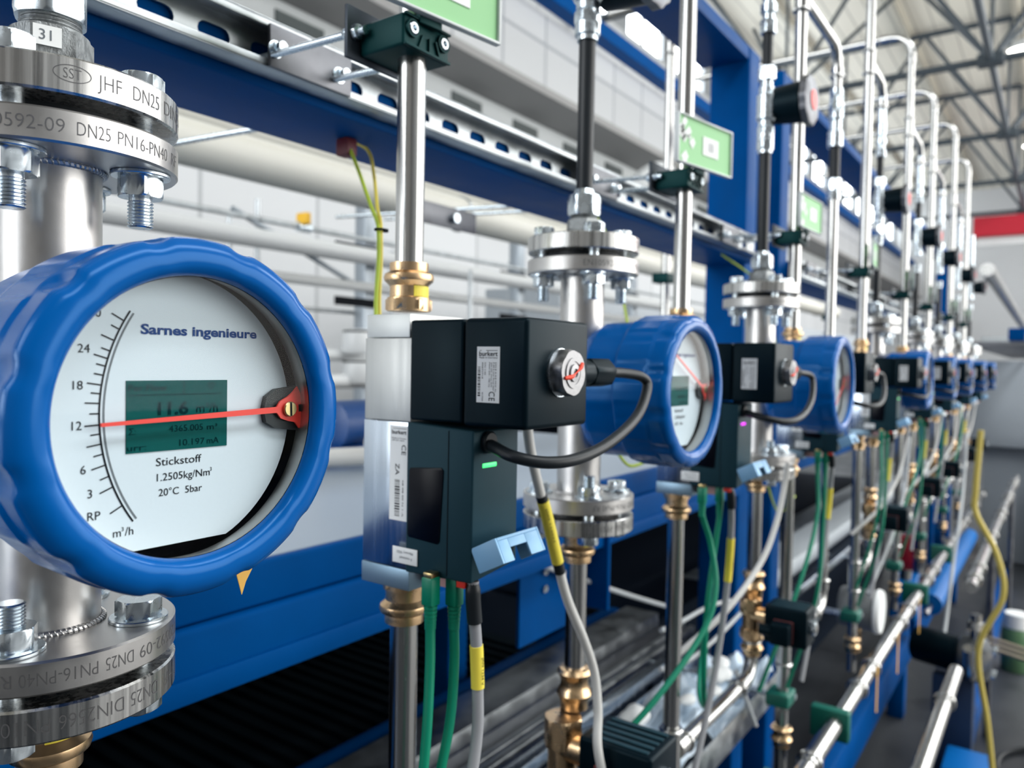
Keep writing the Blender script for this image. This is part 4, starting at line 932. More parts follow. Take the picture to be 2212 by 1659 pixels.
# ------------------------------------------------------------------ trays, rails and packing under the deck
MZ = -0.60
def channel(x0, x1, y0, y1, z, h, name, m, label, lip=0.0):
    root = thing(name, label, name.split('_')[-1], (x0, y0, z - h), 'metal channels under the deck')
    L, W = x1 - x0, y1 - y0
    MB().box((0, 0, h - 0.003), (L, W, h), 0.001).build('top_sheet', m, root)
    MB().box((0, 0, 0), (L, 0.003, h - 0.0031), 0.0008).build('front_flange', m, root)
    return root
channel(0.30, 1.72, 0.775, 0.862, MZ, 0.05, 'cable_duct', GALV, 'wide galvanised cable duct lying under the deck beam')
channel(0.30, 1.72, 0.730, 0.772, MZ - 0.03, 0.05, 'cable_duct', DARKGALV, 'narrow dark metal duct in front of the wide galvanised one')
for k, (y, r_, m, lab) in enumerate(((0.712, 0.006, GALV, 'upper thin metal rail beside the ducts'), (0.690, 0.007, GALV, 'middle thin metal rail beside the ducts'), (0.655, 0.011, ALU2, 'thick pale rail in front of the ducts'))):
    tag(MB().box((0.30, y - r_, MZ - 0.012 - 2 * r_), (1.72, y + r_, MZ - 0.012), 0.0015).build('metal_rail', m), lab, 'rail', 'thin rails under the deck')
channel(2.06, 5.6, 0.775, 0.862, MZ, 0.05, 'cable_duct', GALV, 'wide galvanised cable duct under the second frame')
channel(2.12, 5.6, 0.640, 0.745, MZ + 0.02, 0.05, 'cable_duct', mat('pale_sheet', (0.55, 0.60, 0.64), 0.4), 'pale sheet metal duct under the second frame')
tag(MB().box((2.12, 0.565, MZ - 0.03), (5.6, 0.590, MZ - 0.005), 0.002).build('metal_rail', ALU2), 'pale metal rail in front of the ducts under the second frame', 'rail', 'thin rails under the deck')
tray = thing('packing_tray', 'shallow metal tray holding white packing under the pipes', 'tray', (0.85, 0.47, -0.70))
MB().box((0, 0, 0), (0.85, 0.165, 0.003), 0.001).build('tray_floor', GALV, tray); MB().box((0, -0.003, 0), (0.85, 0.0, 0.055), 0.001).build('tray_side', GALV, tray); MB().box((0, 0.165, 0), (0.85, 0.168, 0.06), 0.001).build('tray_side', ALU2, tray)
random.seed(11)
fs = MB(); nx, ny = 60, 16; vs = []
for a in range(nx + 1):
    for b in range(ny + 1):
        u, v = a / nx, b / ny; q = min(u, 1 - u, v, 1 - v)
        vs.append((0.87 + 0.80 * u, 0.480 + 0.145 * v, -0.655 + 0.020 * math.sin(17 * u + 5 * v) * math.sin(9 * v + 3 * u) + 0.010 * math.sin(41 * u - 13 * v) + 0.006 * math.sin(67 * u + 31 * v)))
fs._add(vs, [(a * (ny + 1) + b, (a + 1) * (ny + 1) + b, (a + 1) * (ny + 1) + b + 1, a * (ny + 1) + b + 1) for a in range(nx) for b in range(ny)])
film = fs.build('plastic_film', mat('plastic_film', (0.66, 0.80, 0.94), 0.2, 0.0, spec=0.8, alpha=0.92), None, 80)
sm = film.modifiers.new('thickness', 'SOLIDIFY'); sm.thickness = 0.0012
tag(film, 'crumpled pale blue plastic film spread in the packing tray', 'plastic film')
for k in range(11):
    x, y = 0.90 + 0.065 * k + random.random() * 0.02, 0.500 + 0.095 * random.random(); r = 0.013 + 0.012 * random.random()
    bm = bmesh.new(); bmesh.ops.create_icosphere(bm, subdivisions=3, radius=r)
    for v in bm.verts: v.co = Vector((v.co.x * 1.5, v.co.y, v.co.z * 0.7)) * (1 + 0.16 * math.sin(150 * v.co.x + k) * math.cos(120 * v.co.y + 2 * k)) + Vector((x, y, -0.630 + r * 0.4))
    m = MB(); m.bm.free(); m.bm = bm
    tag(m.build('packing_foam', mat('white_foam', (0.82, 0.84, 0.84), 0.6), None, 80), f'{ORD[k] if k < 8 else ["ninth", "tenth", "eleventh"][k - 8]} white foam lump from the left in the packing tray', 'foam', 'white foam lumps in the tray')
# ribbed dark plate under the deck
DB = mat('dark_base', (0.006, 0.012, 0.024), 0.8, spec=0.1)  # near-black colour that stands in for the shadow under the decks
rb = thing('ribbed_mat', 'dark ribbed mat in the shadow under the near deck', 'mat', (-1.4, 1.03, -0.76))
m = MB(); m.box((0, 0, 0), (3.1, 0.48, 0.008))
for k in range(77): m.box((0.04 * k, 0, 0.008), (0.04 * k + 0.018, 0.48, 0.018))
m.build('ribbed_surface', mat('dark_ribbed', (0.005, 0.012, 0.018), 0.8, spec=0.1), rb)
mc_ = thing('plinth_cabinet', 'dark navy plinth cabinet under the second frame', 'cabinet', (2.08, 0.95, -1.4))  # added box and panel, keeps the space under the second frame dark
MB().box((0, 0, 0), (3.7, 0.59, 0.64), 0.004, 1).build('base_body', DB, mc_); MB().box((0, 0.591, 0), (3.7, 0.61, 1.195), 0.002, 1).build('back_panel', DB, mc_)
mb_ = thing('plinth_cabinet', 'dark navy plinth cabinet under the near deck', 'cabinet', (-1.5, 0.95, -1.4))  # added box with a rear sheet, replaces the deep shadow below the deck
MB().box((0, 0, 0), (3.54, 0.59, 0.64), 0.004, 1).build('base_body', DB, mb_); MB().box((0, 0.591, 0), (3.54, 0.61, 1.195), 0.002, 1).build('back_panel', DB, mb_)

# ------------------------------------------------------------------ manifold pipes near the floor on the right
def manifold(y, z, x0, x1, r, label):
    root = thing('manifold_pipe', label, 'pipe', (x0, y, z), 'long manifold pipes near the floor')
    MB().cyl((0, 0, 0), (x1 - x0, 0, 0), r, 28).build('pipe_tube', STEEL, root)
    k = 0; x = 0.10
    while x < x1 - x0 - 0.1:
        MB().torus((x, 0, 0), (1, 0, 0), r + 0.002, 0.0050, 28, 8).cyl((x - 0.02, 0, 0), (x + 0.02, 0, 0), r + 0.0025, 28).build('collar', STEEL, root)
        x += 0.16 if k % 2 == 0 else 0.42; k += 1
    return root
manifold(0.365, -0.75, 1.25, 5.6, 0.0180, 'thick long steel manifold pipe running low beside the blue skid')
manifold(0.190, -0.75, 1.30, 2.20, 0.0165, 'front long steel manifold pipe near the bottom right')
mp_ = manifold(0.190, -0.62, 2.55, 5.4, 0.0165, 'front steel manifold pipe continuing beyond the black pump')
for k in (0.9, 2.4): MB().cyl((k, 0, -0.78), (k, 0, -0.0166), 0.012, 16).build('support_leg', DARKGALV, mp_)
for k, x in enumerate((1.38, 1.72, 2.9, 3.6)):
    c = thing('pipe_clamp', f'{ORD[k]} wide green clamp around the thick manifold pipe', 'clamp', (x, 0.365, -0.75), 'wide green clamps on the manifold')
    MB().box((-0.013, -0.028, -0.036), (0.013, 0.050, 0.028), 0.004, 3).build('clamp_body', LCLAMP, c)
for k, x in enumerate((2.05, 2.35, 2.75)):
    tag(MB().prism([(-0.008, 0), (0.008, 0), (0.009, -0.11), (-0.006, -0.115)], frame((x, 0.342, -0.73), (0, 1, 0), (0, 0, 1)), 0.001).build('strap', AMBER), f'{ORD[k]} orange strap hanging from the thick manifold pipe', 'strap', 'orange straps on the manifold')
# blue skid beams under the manifold
for k, (y0, y1, z0, z1, lab) in enumerate(((0.46, 0.54, -1.18, -1.06, 'long dark blue skid beam under the lower pipes'), (0.22, 0.28, -1.40, -1.30, 'low blue skid beam lying on the floor'))):
    tag(MB().box((1.1, y0, z0), (6.0, y1, z1), 0.006, 2).build('skid_beam', FRAME), lab, 'beam')
for k in range(3):
    tag(MB().box((1.5 + 1.9 * k, 0.47, -1.40), (1.57 + 1.9 * k, 0.53, -1.181), 0.004, 2).build('skid_leg', FRAME), f'{ORD[k]} short blue leg under the long skid beam', 'leg post', 'short blue legs under the skid beam')
# pressure gauge and coloured devices
g = thing('pressure_gauge', 'round grey pressure gauge among the lower pipes', 'gauge', (2.28, 0.42, -0.66))
MB().lathe([(0.050, 0), (0.054, 0.004), (0.054, 0.085), (0.050, 0.090)], (0, 0.06, 0), (0, -1, 0), 48).build('gauge_case', mat('grey_case', (0.22, 0.23, 0.23), 0.45), g)
MB().lathe([(0.058, 0), (0.060, 0.006), (0.056, 0.016), (0.0, 0.017)], (0, -0.030, 0), (0, -1, 0), 48).build('gauge_face', PAPER, g)
MB().cyl((0, 0.015, -0.054), (0, 0.015, -0.12), 0.010, 16).build('gauge_stem', BRASS, g)
d = thing('blue_actuator', 'bright blue boxy device beside the thick manifold pipe', 'device', (3.22, 0.45, -0.93))
MB().hull8([(-0.06, -0.05, 0), (0.06, -0.05, 0), (0.06, 0.05, 0), (-0.06, 0.05, 0), (-0.05, -0.04, 0.13), (0.06, -0.045, 0.16), (0.06, 0.045, 0.16), (-0.05, 0.04, 0.13)], 0.012, 3).build('housing', mat('bright_blue_plastic', (0.0, 0.13, 0.44), 0.4, spec=0.25), d)
MB().cyl((0, 0, 0.14), (0, 0, 0.18), 0.02, 20).build('stem', STEEL, d)
d = thing('red_actuator', 'dark red box with a white side above the blue device', 'device', (3.40, 0.47, -0.82))
MB().box((-0.05, -0.04, 0), (0.03, 0.04, 0.16), 0.006, 2).build('red_case', mat('dark_red', (0.42, 0.01, 0.03), 0.4), d); MB().box((0.031, -0.04, 0.0), (0.07, 0.04, 0.13), 0.006, 2).build('white_case', PAPER, d)
d = thing('insulated_pipe', 'thick bright blue insulated pipe lying beyond the manifold', 'pipe', (3.7, 0.42, -1.00))
MB().tube([(0, 0, 0), (0.5, 0, 0.01), (1.7, 0, 0.0)], 0.045, 20, 6).build('insulation', MATS['bright_blue_plastic'], d); MB().tube([(-0.15, 0, -0.005), (0.0, 0, 0)], 0.012, 12, 0).build('pipe_end', STEEL, d)
for k, (x, y) in enumerate(((3.35, 0.43), (3.95, 0.45), (4.5, 0.44))):
    tag(MB().box((x, y, -1.05), (x + 0.05, y + 0.02, -0.30), 0.004, 2).build('blue_strip', FRAME), f'{ORD[k]} narrow upright blue strip among the far pipes', 'strip', 'upright blue strips')
p = thing('pump', 'dark round pump with grey pipe stubs near the floor at right', 'pump', (2.95, 0.20, -0.95))
MB().lathe([(0.02, -0.05), (0.06, -0.045), (0.075, -0.03), (0.075, 0.02), (0.065, 0.035), (0.03, 0.045), (0.0, 0.045)], (0, 0, 0), (-0.2, -1, 0.1), 40).build('pump_housing', mat('dark_cast', (0.10, 0.11, 0.12), 0.35, 0.8), p)
MB().cyl((0, 0.03, 0), (0.05, 0.18, 0), 0.06, 32, ch=0.004).build('motor', BLACK, p)
MB().cyl((-0.01, 0.0, 0.06), (-0.01, 0.0, 0.15), 0.016, 20).hexa((-0.01, 0, 0.10), (-0.01, 0, 0.125), 0.024).build('outlet', STEEL, p)
MB().tube([(-0.05, 0, -0.02), (-0.12, 0, -0.02), (-0.2, 0, 0.02), (-0.26, 0, 0.11)], 0.016, 16, 6).build('inlet', STEEL, p)
for k in range(4): MB().hexa((0.055 * math.cos(k * 1.57 + 0.6) , -0.048, 0.055 * math.sin(k * 1.57 + 0.6)), (0.055 * math.cos(k * 1.57 + 0.6), -0.060, 0.055 * math.sin(k * 1.57 + 0.6)), 0.010).build('cover_bolt', ZINC, p)
MB().box((-0.03, 0.0, -0.45), (0.06, 0.12, -0.07), 0.006, 2).build('pump_stand', mat('dark_blue_stand', (0.01, 0.03, 0.08), 0.5), p)
p = thing('drain_valve', 'black hand valve with a hose loop at the bottom edge', 'valve', (1.66, 0.18, -0.90))
MB().lathe([(0.02, 0), (0.045, 0.01), (0.045, 0.03), (0.02, 0.04)], (0, 0, 0), (0.3, -0.3, 1), 32).build('hand_wheel', BLACK, p); MB().cyl((0, 0, -0.08), (0, 0, 0.0), 0.016, 20).build('valve_stem', STEEL, p)
MB().tube([(0.03, -0.02, 0.02), (0.08, -0.04, -0.02), (0.12, -0.03, 0.0), (0.14, 0.0, 0.05)], 0.006, 10, 8).build('hose_loop', CABLE, p)
for k in range(3):
    m = MB(); M = frame((3.42 - 0.06 * k, 0.26, -1.00), (-0.52, -1.0, 0.0)); m.box((-0.012, -0.004, 0), (0.012, 0.004, 1.1), 0.001, M=M)
    tag(m.build('flat_bar', mat('gold_bar', (0.60, 0.50, 0.36), 0.35, 0.9)), f'{ORD[k]} pale gold flat bar resting on the blue trestle', 'bar', 'flat bars on the trestle')
tr = thing('trestle', 'small blue trestle carrying the flat bars at the right', 'trestle', (3.15, 0.02, -1.4))
MB().box((-0.20, -0.03, 0.36), (0.28, 0.03, 0.395), 0.004, 2).build('top_bar', MATS['bright_blue_plastic'], tr)
for x in (-0.17, 0.24): MB().box((x - 0.02, -0.02, 0), (x + 0.02, 0.02, 0.36), 0.003, 2).build('leg', FRAME, tr)
tb = thing('tool_box', 'small blue box standing on the floor below the bars', 'box', (2.75, 0.20, -1.4))
MB().box((-0.09, -0.06, 0), (0.09, 0.06, 0.16), 0.008, 2).build('box_body', FRAME, tb); MB().box((-0.092, -0.062, 0.16), (0.092, 0.062, 0.19), 0.008, 2).build('lid', MATS['bright_blue_plastic'], tb)
cn = thing('canister', 'clear canister with white cap and green label at the right edge', 'canister', (4.30, 0.13, -1.4))
MB().lathe([(0.055, 0), (0.06, 0.01), (0.06, 0.18), (0.05, 0.20)], seg=32).build('bottle', mat('green_bottle', (0.10, 0.20, 0.10), 0.3), cn); MB().cyl((0, 0, 0.20), (0, 0, 0.27), 0.052, 32, ch=0.004).build('cap', PAPER, cn)
lp = [(3.2 + 0.22 * math.cos(R_(a)), -0.02 + 0.16 * math.sin(R_(a)), -1.388) for a in range(20, 330, 20)]
tag(MB().tube(lp, 0.010, 10, 4).build('floor_cable', RUBBER), 'black cable coiled on the floor at the bottom right', 'cable')
tag(MB().tube([(3.1, -0.1, -1.39), (3.5, 0.0, -1.2), (3.9, -0.05, -0.98), (4.2, -0.3, -0.9)], 0.010, 10, 6).build('red_hose', mat('deep_red_rubber', (0.16, 0.006, 0.015), 0.5)), 'dark red hose in front of the canister', 'hose')
# ------------------------------------------------------------------ things between the frame and the back wall
def xpipe(x0, x1, y, z, r, m, name, label, cat='pipe', group=None, straps=0):
    root = thing(name, label, cat, (x0, y, z), group)
    MB().cyl((0, 0, 0), (x1 - x0, 0, 0), r, 32).build('pipe_body', m, root)
    for k in range(straps):
        MB().torus(((k + 0.5) * (x1 - x0) / straps, 0, 0), (1, 0, 0), r + 0.002, 0.004, 32, 8).build('strap', GALV, root)
    return root
xpipe(-2.0, 7.0, 1.60, 0.478, 0.052, CREAM, 'insulated_duct', 'thick cream duct running behind the rail beam', 'duct', straps=8)
xpipe(-2.0, 7.0, 1.95, 0.665, 0.060, CREAM, 'insulated_duct', 'second cream duct above and behind the first one', 'duct')
for k, (x, y, z) in enumerate(((0.68, 0.95, 0.333), (1.33, 0.95, 0.340), (1.50, 0.95, 0.362))):
    tag(MB().thread((x, 0.72, z - 0.02), (x, 1.50, z + 0.02), 0.0045, 0.003, 0.0005, 12).build('threaded_rod', ZINC), f'{ORD[k]} threaded rod under the rail beam leading to the back row', 'rod', 'rods to the back row')
bp = thing('rail_plate', 'steel plate below the rail beam behind the nearest upper pipe', 'plate', (1.10, 0.95, 0.272))
MB().box((-0.10, -0.002, -0.02), (0.10, 0.002, 0.02), 0.0006).build('plate', DARKGALV, bp); MB().hexa((0.03, -0.012, 0), (0.03, -0.002, 0), 0.010).build('plate_nut', ZINC, bp)
for k, (x, y, z0, z1) in enumerate(((2.10, 0.95, -0.19, 0.955), (2.68, 1.0, -0.19, 1.05), (4.06, 0.95, -0.19, 1.12), (5.2, 1.0, -0.19, 1.2))):
    r = thing('steel_pipe', f'{ORD[k]} vertical steel pipe of the back row behind the blue frames', 'pipe', (x, y, z0), 'back row steel pipes')
    MB().cyl((0, 0, 0), (0, 0, z1 - z0), 0.0125, 24).build('pipe_tube', STEEL, r)
    MB().cyl((0, 0, z1 - z0 - 0.05), (0, 0, z1 - z0 + 0.005), 0.0150, 24).torus((0, 0, z1 - z0 - 0.05), (0, 0, 1), 0.0145, 0.003).build('end_collar', STEEL, r)
    MB().box((-0.03, -0.02, 0.43), (0.02, 0.03, 0.46), 0.004, 2).build('pipe_clamp', CLAMP, r)
# pipe rack in the bay behind: posts, runs, brackets
rack = mat('rack_grey', (0.34, 0.38, 0.42), 0.4, 0.6)
for k, x in enumerate((2.29, 3.40, 4.75, 6.2)):
    r = thing('rack_post', f'{ORD[k]} upright grey post of the pipe rack in the bay behind', 'post', (x, 2.40, -1.4), 'rack posts in the bay behind')
    MB().box((-0.032, -0.032, 0), (0.032, 0.032, 2.1), 0.004, 2).build('post_tube', rack, r)
    MB().box((-0.06, -0.06, 0), (0.06, 0.06, 0.012), 0.002, 1).build('foot_plate', rack, r)
    for z in (1.30, 1.62, 1.84):
        MB().box((-0.20, -0.045, z), (0.033, -0.032, z + 0.035), 0.003, 1).build('bracket', INK, r)
WP = mat('white_pipe', (0.66, 0.68, 0.69), 0.35)
for k, (y, z, r_, m, lab) in enumerate(((2.36, 0.50, 0.010, GALV, 'thin upper pipe run on the rack in the bay behind'), (2.330, 0.425, 0.034, WP, 'thick white pipe run on the rack in the bay behind'), (2.34, 0.30, 0.020, WP, 'middle white pipe run on the rack in the bay behind'), (2.45, 0.20, 0.008, GALV, 'thin lower pipe run on the rack in the bay behind'), (2.344, 0.02, 0.022, WP, 'low white pipe run on the rack in the bay behind'), (2.3, -0.085, 0.028, WP, 'lowest white pipe run close above the deck'))):
    xpipe(0.6, 8.5, y, z, r_, m, 'pipe_run', lab, 'pipe', 'pipe runs in the bay behind')
for k, (x, y, z0, z1, r_) in enumerate(((1.98, 2.9, -0.4, 0.62, 0.012), (2.12, 2.9, -0.4, 0.70, 0.012), (2.55, 2.5, -0.2, 0.5, 0.014), (2.75, 2.2, -0.19, 0.42, 0.010), (3.0, 3.1, -0.5, 0.9, 0.020), (3.75, 2.7, -0.3, 0.6, 0.012))):
    tag(MB().cyl((x, y, -1.4), (x, y, z1), r_, 16).build('standpipe', GALV), f'{ORD[k]} thin upright pipe in the bright bay behind the deck', 'pipe', 'thin upright pipes in the bay behind')
for k, (x, z) in enumerate(((2.20, 0.07), (2.20, -0.05))):
    t = thing('vessel', f'{"upper" if k == 0 else "lower"} small white vessel hanging at the first rack post', 'vessel', (x - 0.05, 2.29, z - 0.05))
    MB().lathe([(0.02, 0), (0.055, 0.006), (0.06, 0.02), (0.06, 0.085), (0.055, 0.10), (0.02, 0.105)], seg=28).build('vessel_body', WP, t); MB().torus((0, 0, 0.093), (0, 0, 1), 0.055, 0.005).build('black_band', INK, t)
t = thing('ball_valve', 'small yellow-handled valve under the cream duct', 'valve', (1.93, 2.36, 0.50))
MB().cyl((-0.03, 0, 0), (0.03, 0, 0), 0.018, 20).build('valve_body', ZINC, t); MB().box((-0.012, -0.03, 0.012), (0.012, 0.03, 0.055), 0.004, 2).build('handle', mat('yellow_handle', (0.85, 0.48, 0.02), 0.45), t)
t = thing('brace', 'thin diagonal brace in the bay behind', 'brace', (0, 0, 0)); MB().cyl((1.62, 2.36, 0.520), (2.262, 2.39, 0.30), 0.010, 12).build('brace_rod', rack, t)
# blue pump set and hoses standing on the deck
t = thing('deck_pump', 'small dark blue pump standing on the grey-blue deck', 'pump', (1.10, 1.22, -0.1899))
MB().lathe([(0.03, 0), (0.05, 0.006), (0.05, 0.10), (0.03, 0.115)], (-0.03, 0, 0.055), (1, 0, 0), 28).build('motor', mat('navy_paint', (0.005, 0.05, 0.19), 0.35), t); MB().box((-0.05, -0.035, 0), (0.09, 0.035, 0.012), 0.002, 1).build('base', MATS['navy_paint'], t); MB().cyl((0.085, 0, 0.055), (0.16, 0, 0.055), 0.030, 24).build('pump_head', ZINC, t)
tag(MB().tube([(0.85, 1.05, -0.17), (0.98, 0.98, -0.168), (1.08, 1.0, -0.168), (1.14, 1.08, -0.17), (1.12, 1.16, -0.17)], 0.016, 14, 8).build('white_hose', WCABLE), 'white hose curling on the deck in front of the blue pump', 'hose')
# grey machine cabinets behind
GC = mat('grey_cabinet', (0.36, 0.40, 0.44), 0.5)
for k, (x0, x1) in enumerate(((5.2, 7.6), (7.7, 10.4), (10.5, 13.5), (13.6, 17.0))):
    r = thing('machine_cabinet', f'{ORD[k]} long grey machine cabinet standing against the back bay', 'cabinet', (x0, 3.25, -1.4), 'grey machine cabinets')
    MB().box((0, 0, 0.05), (x1 - x0, 0.75, 2.02), 0.01, 2).build('cabinet_body', GC, r); MB().box((0.0, -0.012, 1.68), (x1 - x0, -0.001, 1.74), 0.002, 1).build('dark_strip', INKG, r)
    MB().box((0.02, 0.02, 0), (x1 - x0 - 0.02, 0.73, 0.0499)).build('plinth', INK, r)
    for q in range(1, 4):
        MB().cyl(((x1 - x0) * q / 4, -0.013, 1.2), ((x1 - x0) * q / 4, -0.03, 1.2), 0.03, 16).build('handle', INK, r)
c = thing('control_cabinet', 'grey control cabinet at the far right end of the rack', 'cabinet', (6.6, 0.05, -1.4))
MB().box((0, -0.04, 0.85), (0.9, 0.55, 1.48), 0.01, 2).build('cabinet_body', GC, c); MB().box((0.02, -0.042, 0.88), (0.85, -0.0401, 1.45), 0.002, 1).build('door', mat('pale_door', (0.46, 0.48, 0.48), 0.5), c); MB().box((0.1, 0.06, 0), (0.8, 0.4, 0.8499), 0.01, 2).build('stand', GC, c)
c = thing('machine_cabinet', 'pale grey machine housing standing on the floor at the right edge', 'cabinet', (6.3, -0.75, -1.4))
MB().box((0, 0, 0), (1.6, 0.62, 0.72), 0.012, 2).build('cabinet_body', mat('pale_housing', (0.50, 0.54, 0.52), 0.5), c); MB().box((-0.02, 0.63, 0), (1.6, 0.70, 0.95), 0.006, 2).build('dark_side', INK, c)
tag(MB().cyl((4.35, 0.30, 0.490), (10.0, 0.30, 0.420), 0.032, 20).build('header_pipe', STEEL), 'bright sloping steel header pipe at the far right', 'pipe')
lad = thing('cable_ladder', 'dark cable ladder running away at the far right', 'cable ladder', (5.6, 0.15, 0.16))
for dz in (0, 0.12): MB().box((0, -0.01, dz), (6, 0.01, dz + 0.05), 0.003, 1).build('ladder_rail', DARKGALV, lad)
for k in range(14): MB().box((0.2 + 0.42 * k, 0.0105, 0.0), (0.24 + 0.42 * k, 0.35, 0.03), 0.002, 1).build('rung', DARKGALV, lad)
for k in range(3): tag(MB().box((6.3 + 1.3 * k, 0.20, 0.215), (6.8 + 1.3 * k, 0.30, 0.30), 0.006, 2).build('junction_box', FRAME), f'{ORD[k]} dark blue box on the far cable ladder', 'box', 'blue boxes on the cable ladder')

# ------------------------------------------------------------------ hall
def wmat(name, c1, c2, mortar, sx, sz, rough=0.6, axes='XZ'):
    m = bpy.data.materials.new(name); m.use_nodes = True; nt = m.node_tree; b = nt.nodes['Principled BSDF']
    b.inputs['Roughness'].default_value = rough
    tc = nt.nodes.new('ShaderNodeTexCoord'); sp = nt.nodes.new('ShaderNodeSeparateXYZ'); cb = nt.nodes.new('ShaderNodeCombineXYZ')
    nt.links.new(tc.outputs['Object'], sp.inputs[0]); nt.links.new(sp.outputs[axes[0]], cb.inputs['X']); nt.links.new(sp.outputs[axes[1]], cb.inputs['Y'])
    br = nt.nodes.new('ShaderNodeTexBrick'); br.inputs['Scale'].default_value = 1.0; br.inputs['Mortar Size'].default_value = 0.018; br.offset = 0.0
    br.inputs['Brick Width'].default_value = sx; br.inputs['Row Height'].default_value = sz
    br.inputs['Color1'].default_value = (*c1, 1); br.inputs['Color2'].default_value = (*c2, 1); br.inputs['Mortar'].default_value = (*mortar, 1)
    nt.links.new(cb.outputs[0], br.inputs['Vector']); nt.links.new(br.outputs['Color'], b.inputs['Base Color']); MATS[name] = m; return m
WALLM = wmat('wall_panels', (0.60, 0.62, 0.64), (0.54, 0.56, 0.58), (0.38, 0.40, 0.42), 1.1, 1.4)
ENDM = mat('end_wall_paint', (0.62, 0.64, 0.66), 0.6)
FLOORM = mat('floor_concrete', (0.030, 0.034, 0.040), 0.45, 0.0, noise=((2.3, 2.3, 2.3), 0.35, 0.14), bump=((9, 9, 9), 0.15, 0.004))
def slab(name, a, b, m): return struct(MB().box(a, b).build(name, m))
slab('floor', (-6, -7, -1.5), (32, 6, -1.4), FLOORM)
slab('wall_back', (-6, 5.2, -1.4), (32, 5.4, 4.75), WALLM)
slab('wall_back_parapet', (-6, 5.2, 5.65), (32, 5.4, 6.4), ENDM)
slab('wall_right', (31.8, -7, -1.4), (32, 5.2, 6.4), ENDM)
slab('wall_left', (-6, -7, -1.4), (-5.8, 5.2, 6.4), mat('left_wall_paint', (0.34, 0.33, 0.32), 0.6))
slab('wall_front', (-6, -7.2, -1.4), (32, -7, 6.4), mat('front_wall_paint', (0.42, 0.42, 0.42), 0.6))
SKY = mat('window_daylight', (0.8, 0.9, 1.0), 0.2, emit=((0.92, 0.97, 1.0), 9.0))
WF = mat('window_frame_grey', (0.30, 0.32, 0.34), 0.5)
for k in range(18):
    x0 = 1.5 + 1.7 * k
    o = struct(MB().box((x0, 5.28, 4.75), (x0 + 1.2, 5.30, 5.65)).build(f'window_{k + 1}', SKY))
    f = MB(); f.box((x0 - 0.25, 5.20, 4.75), (x0, 5.4, 5.65)).box((x0 + 1.2, 5.20, 4.75), (x0 + 1.45, 5.4, 5.65)).box((x0 + 0.58, 5.24, 4.75), (x0 + 0.62, 5.28, 5.65))
    fo = f.build('window_frame', WF, o); fo['kind'] = 'structure'
slab('trim_1', (-6, 4.45, 2.72), (32, 5.2, 3.60), wmat('upper_panels', (0.52, 0.54, 0.56), (0.48, 0.50, 0.52), (0.30, 0.32, 0.35), 0.75, 0.55))
slab('trim_2', (-6, 4.20, 2.64), (32, 5.2, 2.715), mat('ledge_concrete', (0.26, 0.26, 0.26), 0.7))
# ventilation duct with grilles
vd = thing('ventilation_duct', 'long white ventilation duct with dark grilles on the back wall', 'duct', (1.0, 4.75, 2.02))
MB().box((0, 0, 0), (20, 0.445, 0.615), 0.008, 1).build('duct_body', mat('white_duct', (0.54, 0.57, 0.58), 0.45), vd)
for k in range(14):
    x = 1.6 + 1.0 * k; g = MB().box((x, -0.012, 0.365), (x + 0.46, -0.0005, 0.535), 0.003, 1).build('grille', mat('grille_grey', (0.08, 0.10, 0.10), 0.5), vd)
    s = MB()
    for q in range(7): s.box((x + 0.01, -0.020, 0.380 + 0.021 * q), (x + 0.45, -0.0121, 0.388 + 0.021 * q))
    s.build('slat_pattern', mat('slat_grey', (0.12, 0.14, 0.145), 0.5), g)
tag(MB().box((-4, 4.22, 3.62), (30, 4.40, 3.78), 0.004, 1).build('crane_rail', FRAME), 'long blue crane rail along the top of the back wall', 'rail')
fan = thing('air_outlet', 'round white air outlet hood on the back wall', 'air outlet', (8.6, 4.30, 2.15))
MB().lathe([(0.30, 0), (0.42, 0.02), (0.46, 0.10), (0.40, 0.26), (0.25, 0.34), (0.12, 0.36)], (0, -0.05, 0), (0, -0.6, -0.6), 40).build('hood', WP, fan); MB().box((-0.12, 0.0, -0.12), (0.12, 0.4503, 0.12), 0.01, 1).build('wall_stub', WP, fan); MB().lathe([(0.10, 0), (0.10, 0.10), (0, 0.10)], (0, -0.15, -0.1), (0, -0.6, -0.6), 20).build('hub', INKG, fan)
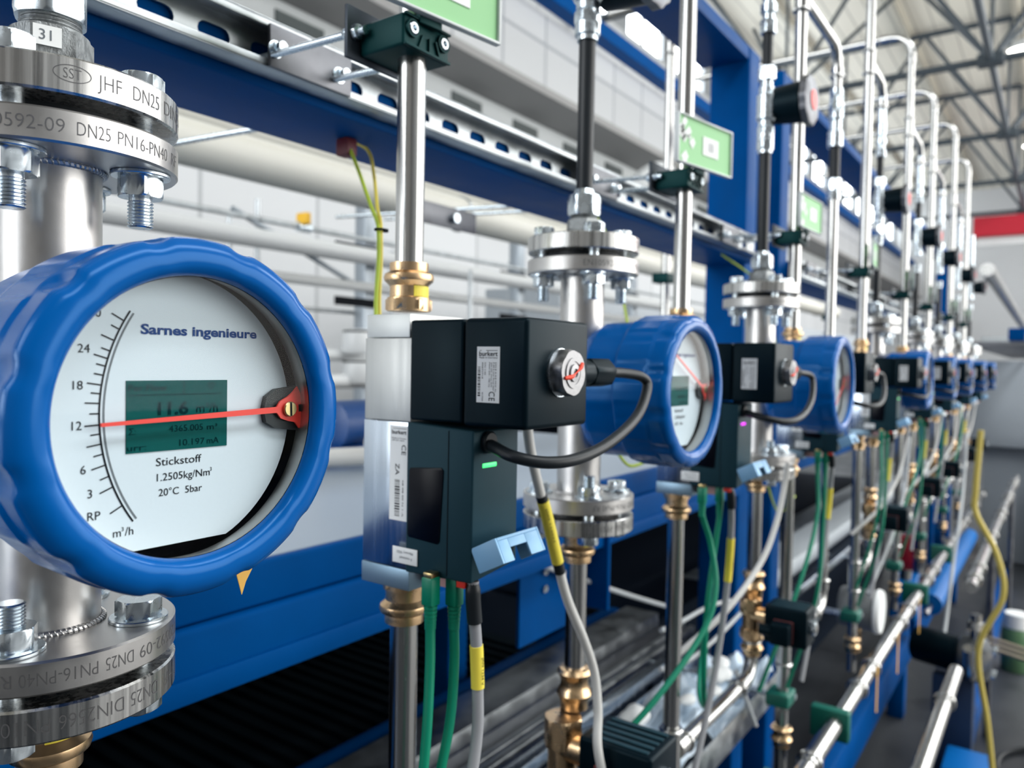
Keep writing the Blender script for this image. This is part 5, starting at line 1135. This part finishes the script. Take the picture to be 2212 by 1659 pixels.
# roof
struct(MB().box((-6, -7, 6.40), (32, 5.4, 6.52)).build('ceiling', wmat('roof_deck', (0.78, 0.75, 0.66), (0.75, 0.72, 0.63), (0.52, 0.50, 0.44), 0.30, 60, 0.55, 'YX')))
TR = mat('truss_grey', (0.045, 0.060, 0.075), 0.5)
def bar(mb, a, b, r=0.045): mb.tube([a, b], r, 8, 0)
for k in range(6):
    x = 4.4 + 4.0 * k
    t = thing('roof_truss', f'{ORD[k]} dark roof truss spanning the hall', 'roof truss', (x, 0.9, 4.25), 'dark roof trusses')
    ys = [-6.5 - 0.9, -4.6 - 0.9, -1.85 - 0.9, 0, 1.85, 4.1]
    m = MB(); bar(m, (0, -7.4, 0), (0, 4.2, 0), 0.055); m.build('bottom_chord', TR, t)
    m = MB(); bar(m, (0, -7.4, 2.05), (0, 4.2, 2.05), 0.055); m.build('top_chord', TR, t)
    for q, y in enumerate((-5.5, -2.75, 0, 2.75)):
        m = MB(); bar(m, (0, y, 0), (0, y - 1.37, 2.05), 0.035); m.build('diagonal', TR, t)
        m = MB(); bar(m, (0, y, 0), (0, y + 1.37, 2.05), 0.035); m.build('diagonal', TR, t)
        m = MB(); bar(m, (0, y, 0), (0, y, 2.05), 0.025); m.build('hanger', TR, t)
        if k < 5 and q in (2, 3):
            m = MB(); bar(m, (0, y, 0), (2.0, y + 1.2, 2.05), 0.035); m.build('brace', TR, t)
            m = MB(); bar(m, (0, y, 0), (2.0, y - 1.2, 2.05), 0.035); m.build('brace', TR, t)
        MB().box((-0.12, y - 0.16, -0.07), (0.12, y + 0.16, 0.07), 0.01, 1).build('gusset', TR, t)
for k, y in enumerate((0.9, 3.65, -1.85)):
    m = MB(); bar(m, (-5, y, 4.25), (30, y, 4.25), 0.05); tag(m.build('roof_tie', TR), f'{["middle", "rear", "front"][k]} long dark tie running along the hall under the roof', 'roof tie', 'long roof ties')
for k in range(7):
    m = MB(); m.box((-5, -6 + 1.7 * k, 6.28), (31, -5.92 + 1.7 * k, 6.40)); tag(m.build('purlin', mat('purlin_beige', (0.42, 0.40, 0.34), 0.6)), f'{ORD[k]} beige purlin under the roof deck counted from the aisle', 'purlin', 'roof purlins')
for k, x in enumerate((14.0, 20.0, 26.0)):
    l = thing('ceiling_lamp', f'{ORD[k]} bright hanging lamp under the roof at the right', 'lamp', (x, 0.62, 4.86), 'hanging hall lamps')
    MB().lathe([(0.05, 0.16), (0.10, 0.14), (0.20, 0.0), (0.19, 0.0), (0.09, 0.13), (0.0, 0.13)], seg=28, caps=False).build('lamp_shade', ENDM, l); MB().lathe([(0.0, -0.01), (0.18, 0.0), (0.0, 0.04)], seg=28, caps=False).build('lamp_glass', mat('lamp_light', (1, 1, 0.95), 0.3, emit=((1.0, 0.97, 0.88), 12)), l); MB().cyl((0, 0, 0.15), (0, 0, 1.54), 0.012, 8).build('hanger', TR, l)
# crane
cr = thing('crane_bridge', 'red crane bridge beam across the far end of the hall', 'crane', (24, -6, 3.55))
MB().box((-0.25, 0, 0), (0.25, 8.0, 0.52), 0.02, 1).build('bridge_beam', mat('crane_red', (0.42, 0.008, 0.025), 0.4), cr)
xw = MB().box((-0.05, 0, -0.22), (0.05, 7.9, -0.01)).build('lower_flange', WP, cr)
tag(MB().box((27.5, -6.5, 0.9), (28.0, 2.0, 1.05), 0.01, 1).build('wall_rail', GALV), 'pale rail along the far end wall', 'rail')
# ------------------------------------------------------------------ lift everything so that the floor is at z = 0
for o in list(SC.objects):
    if o.parent is None: o.location.z += CAM_Z
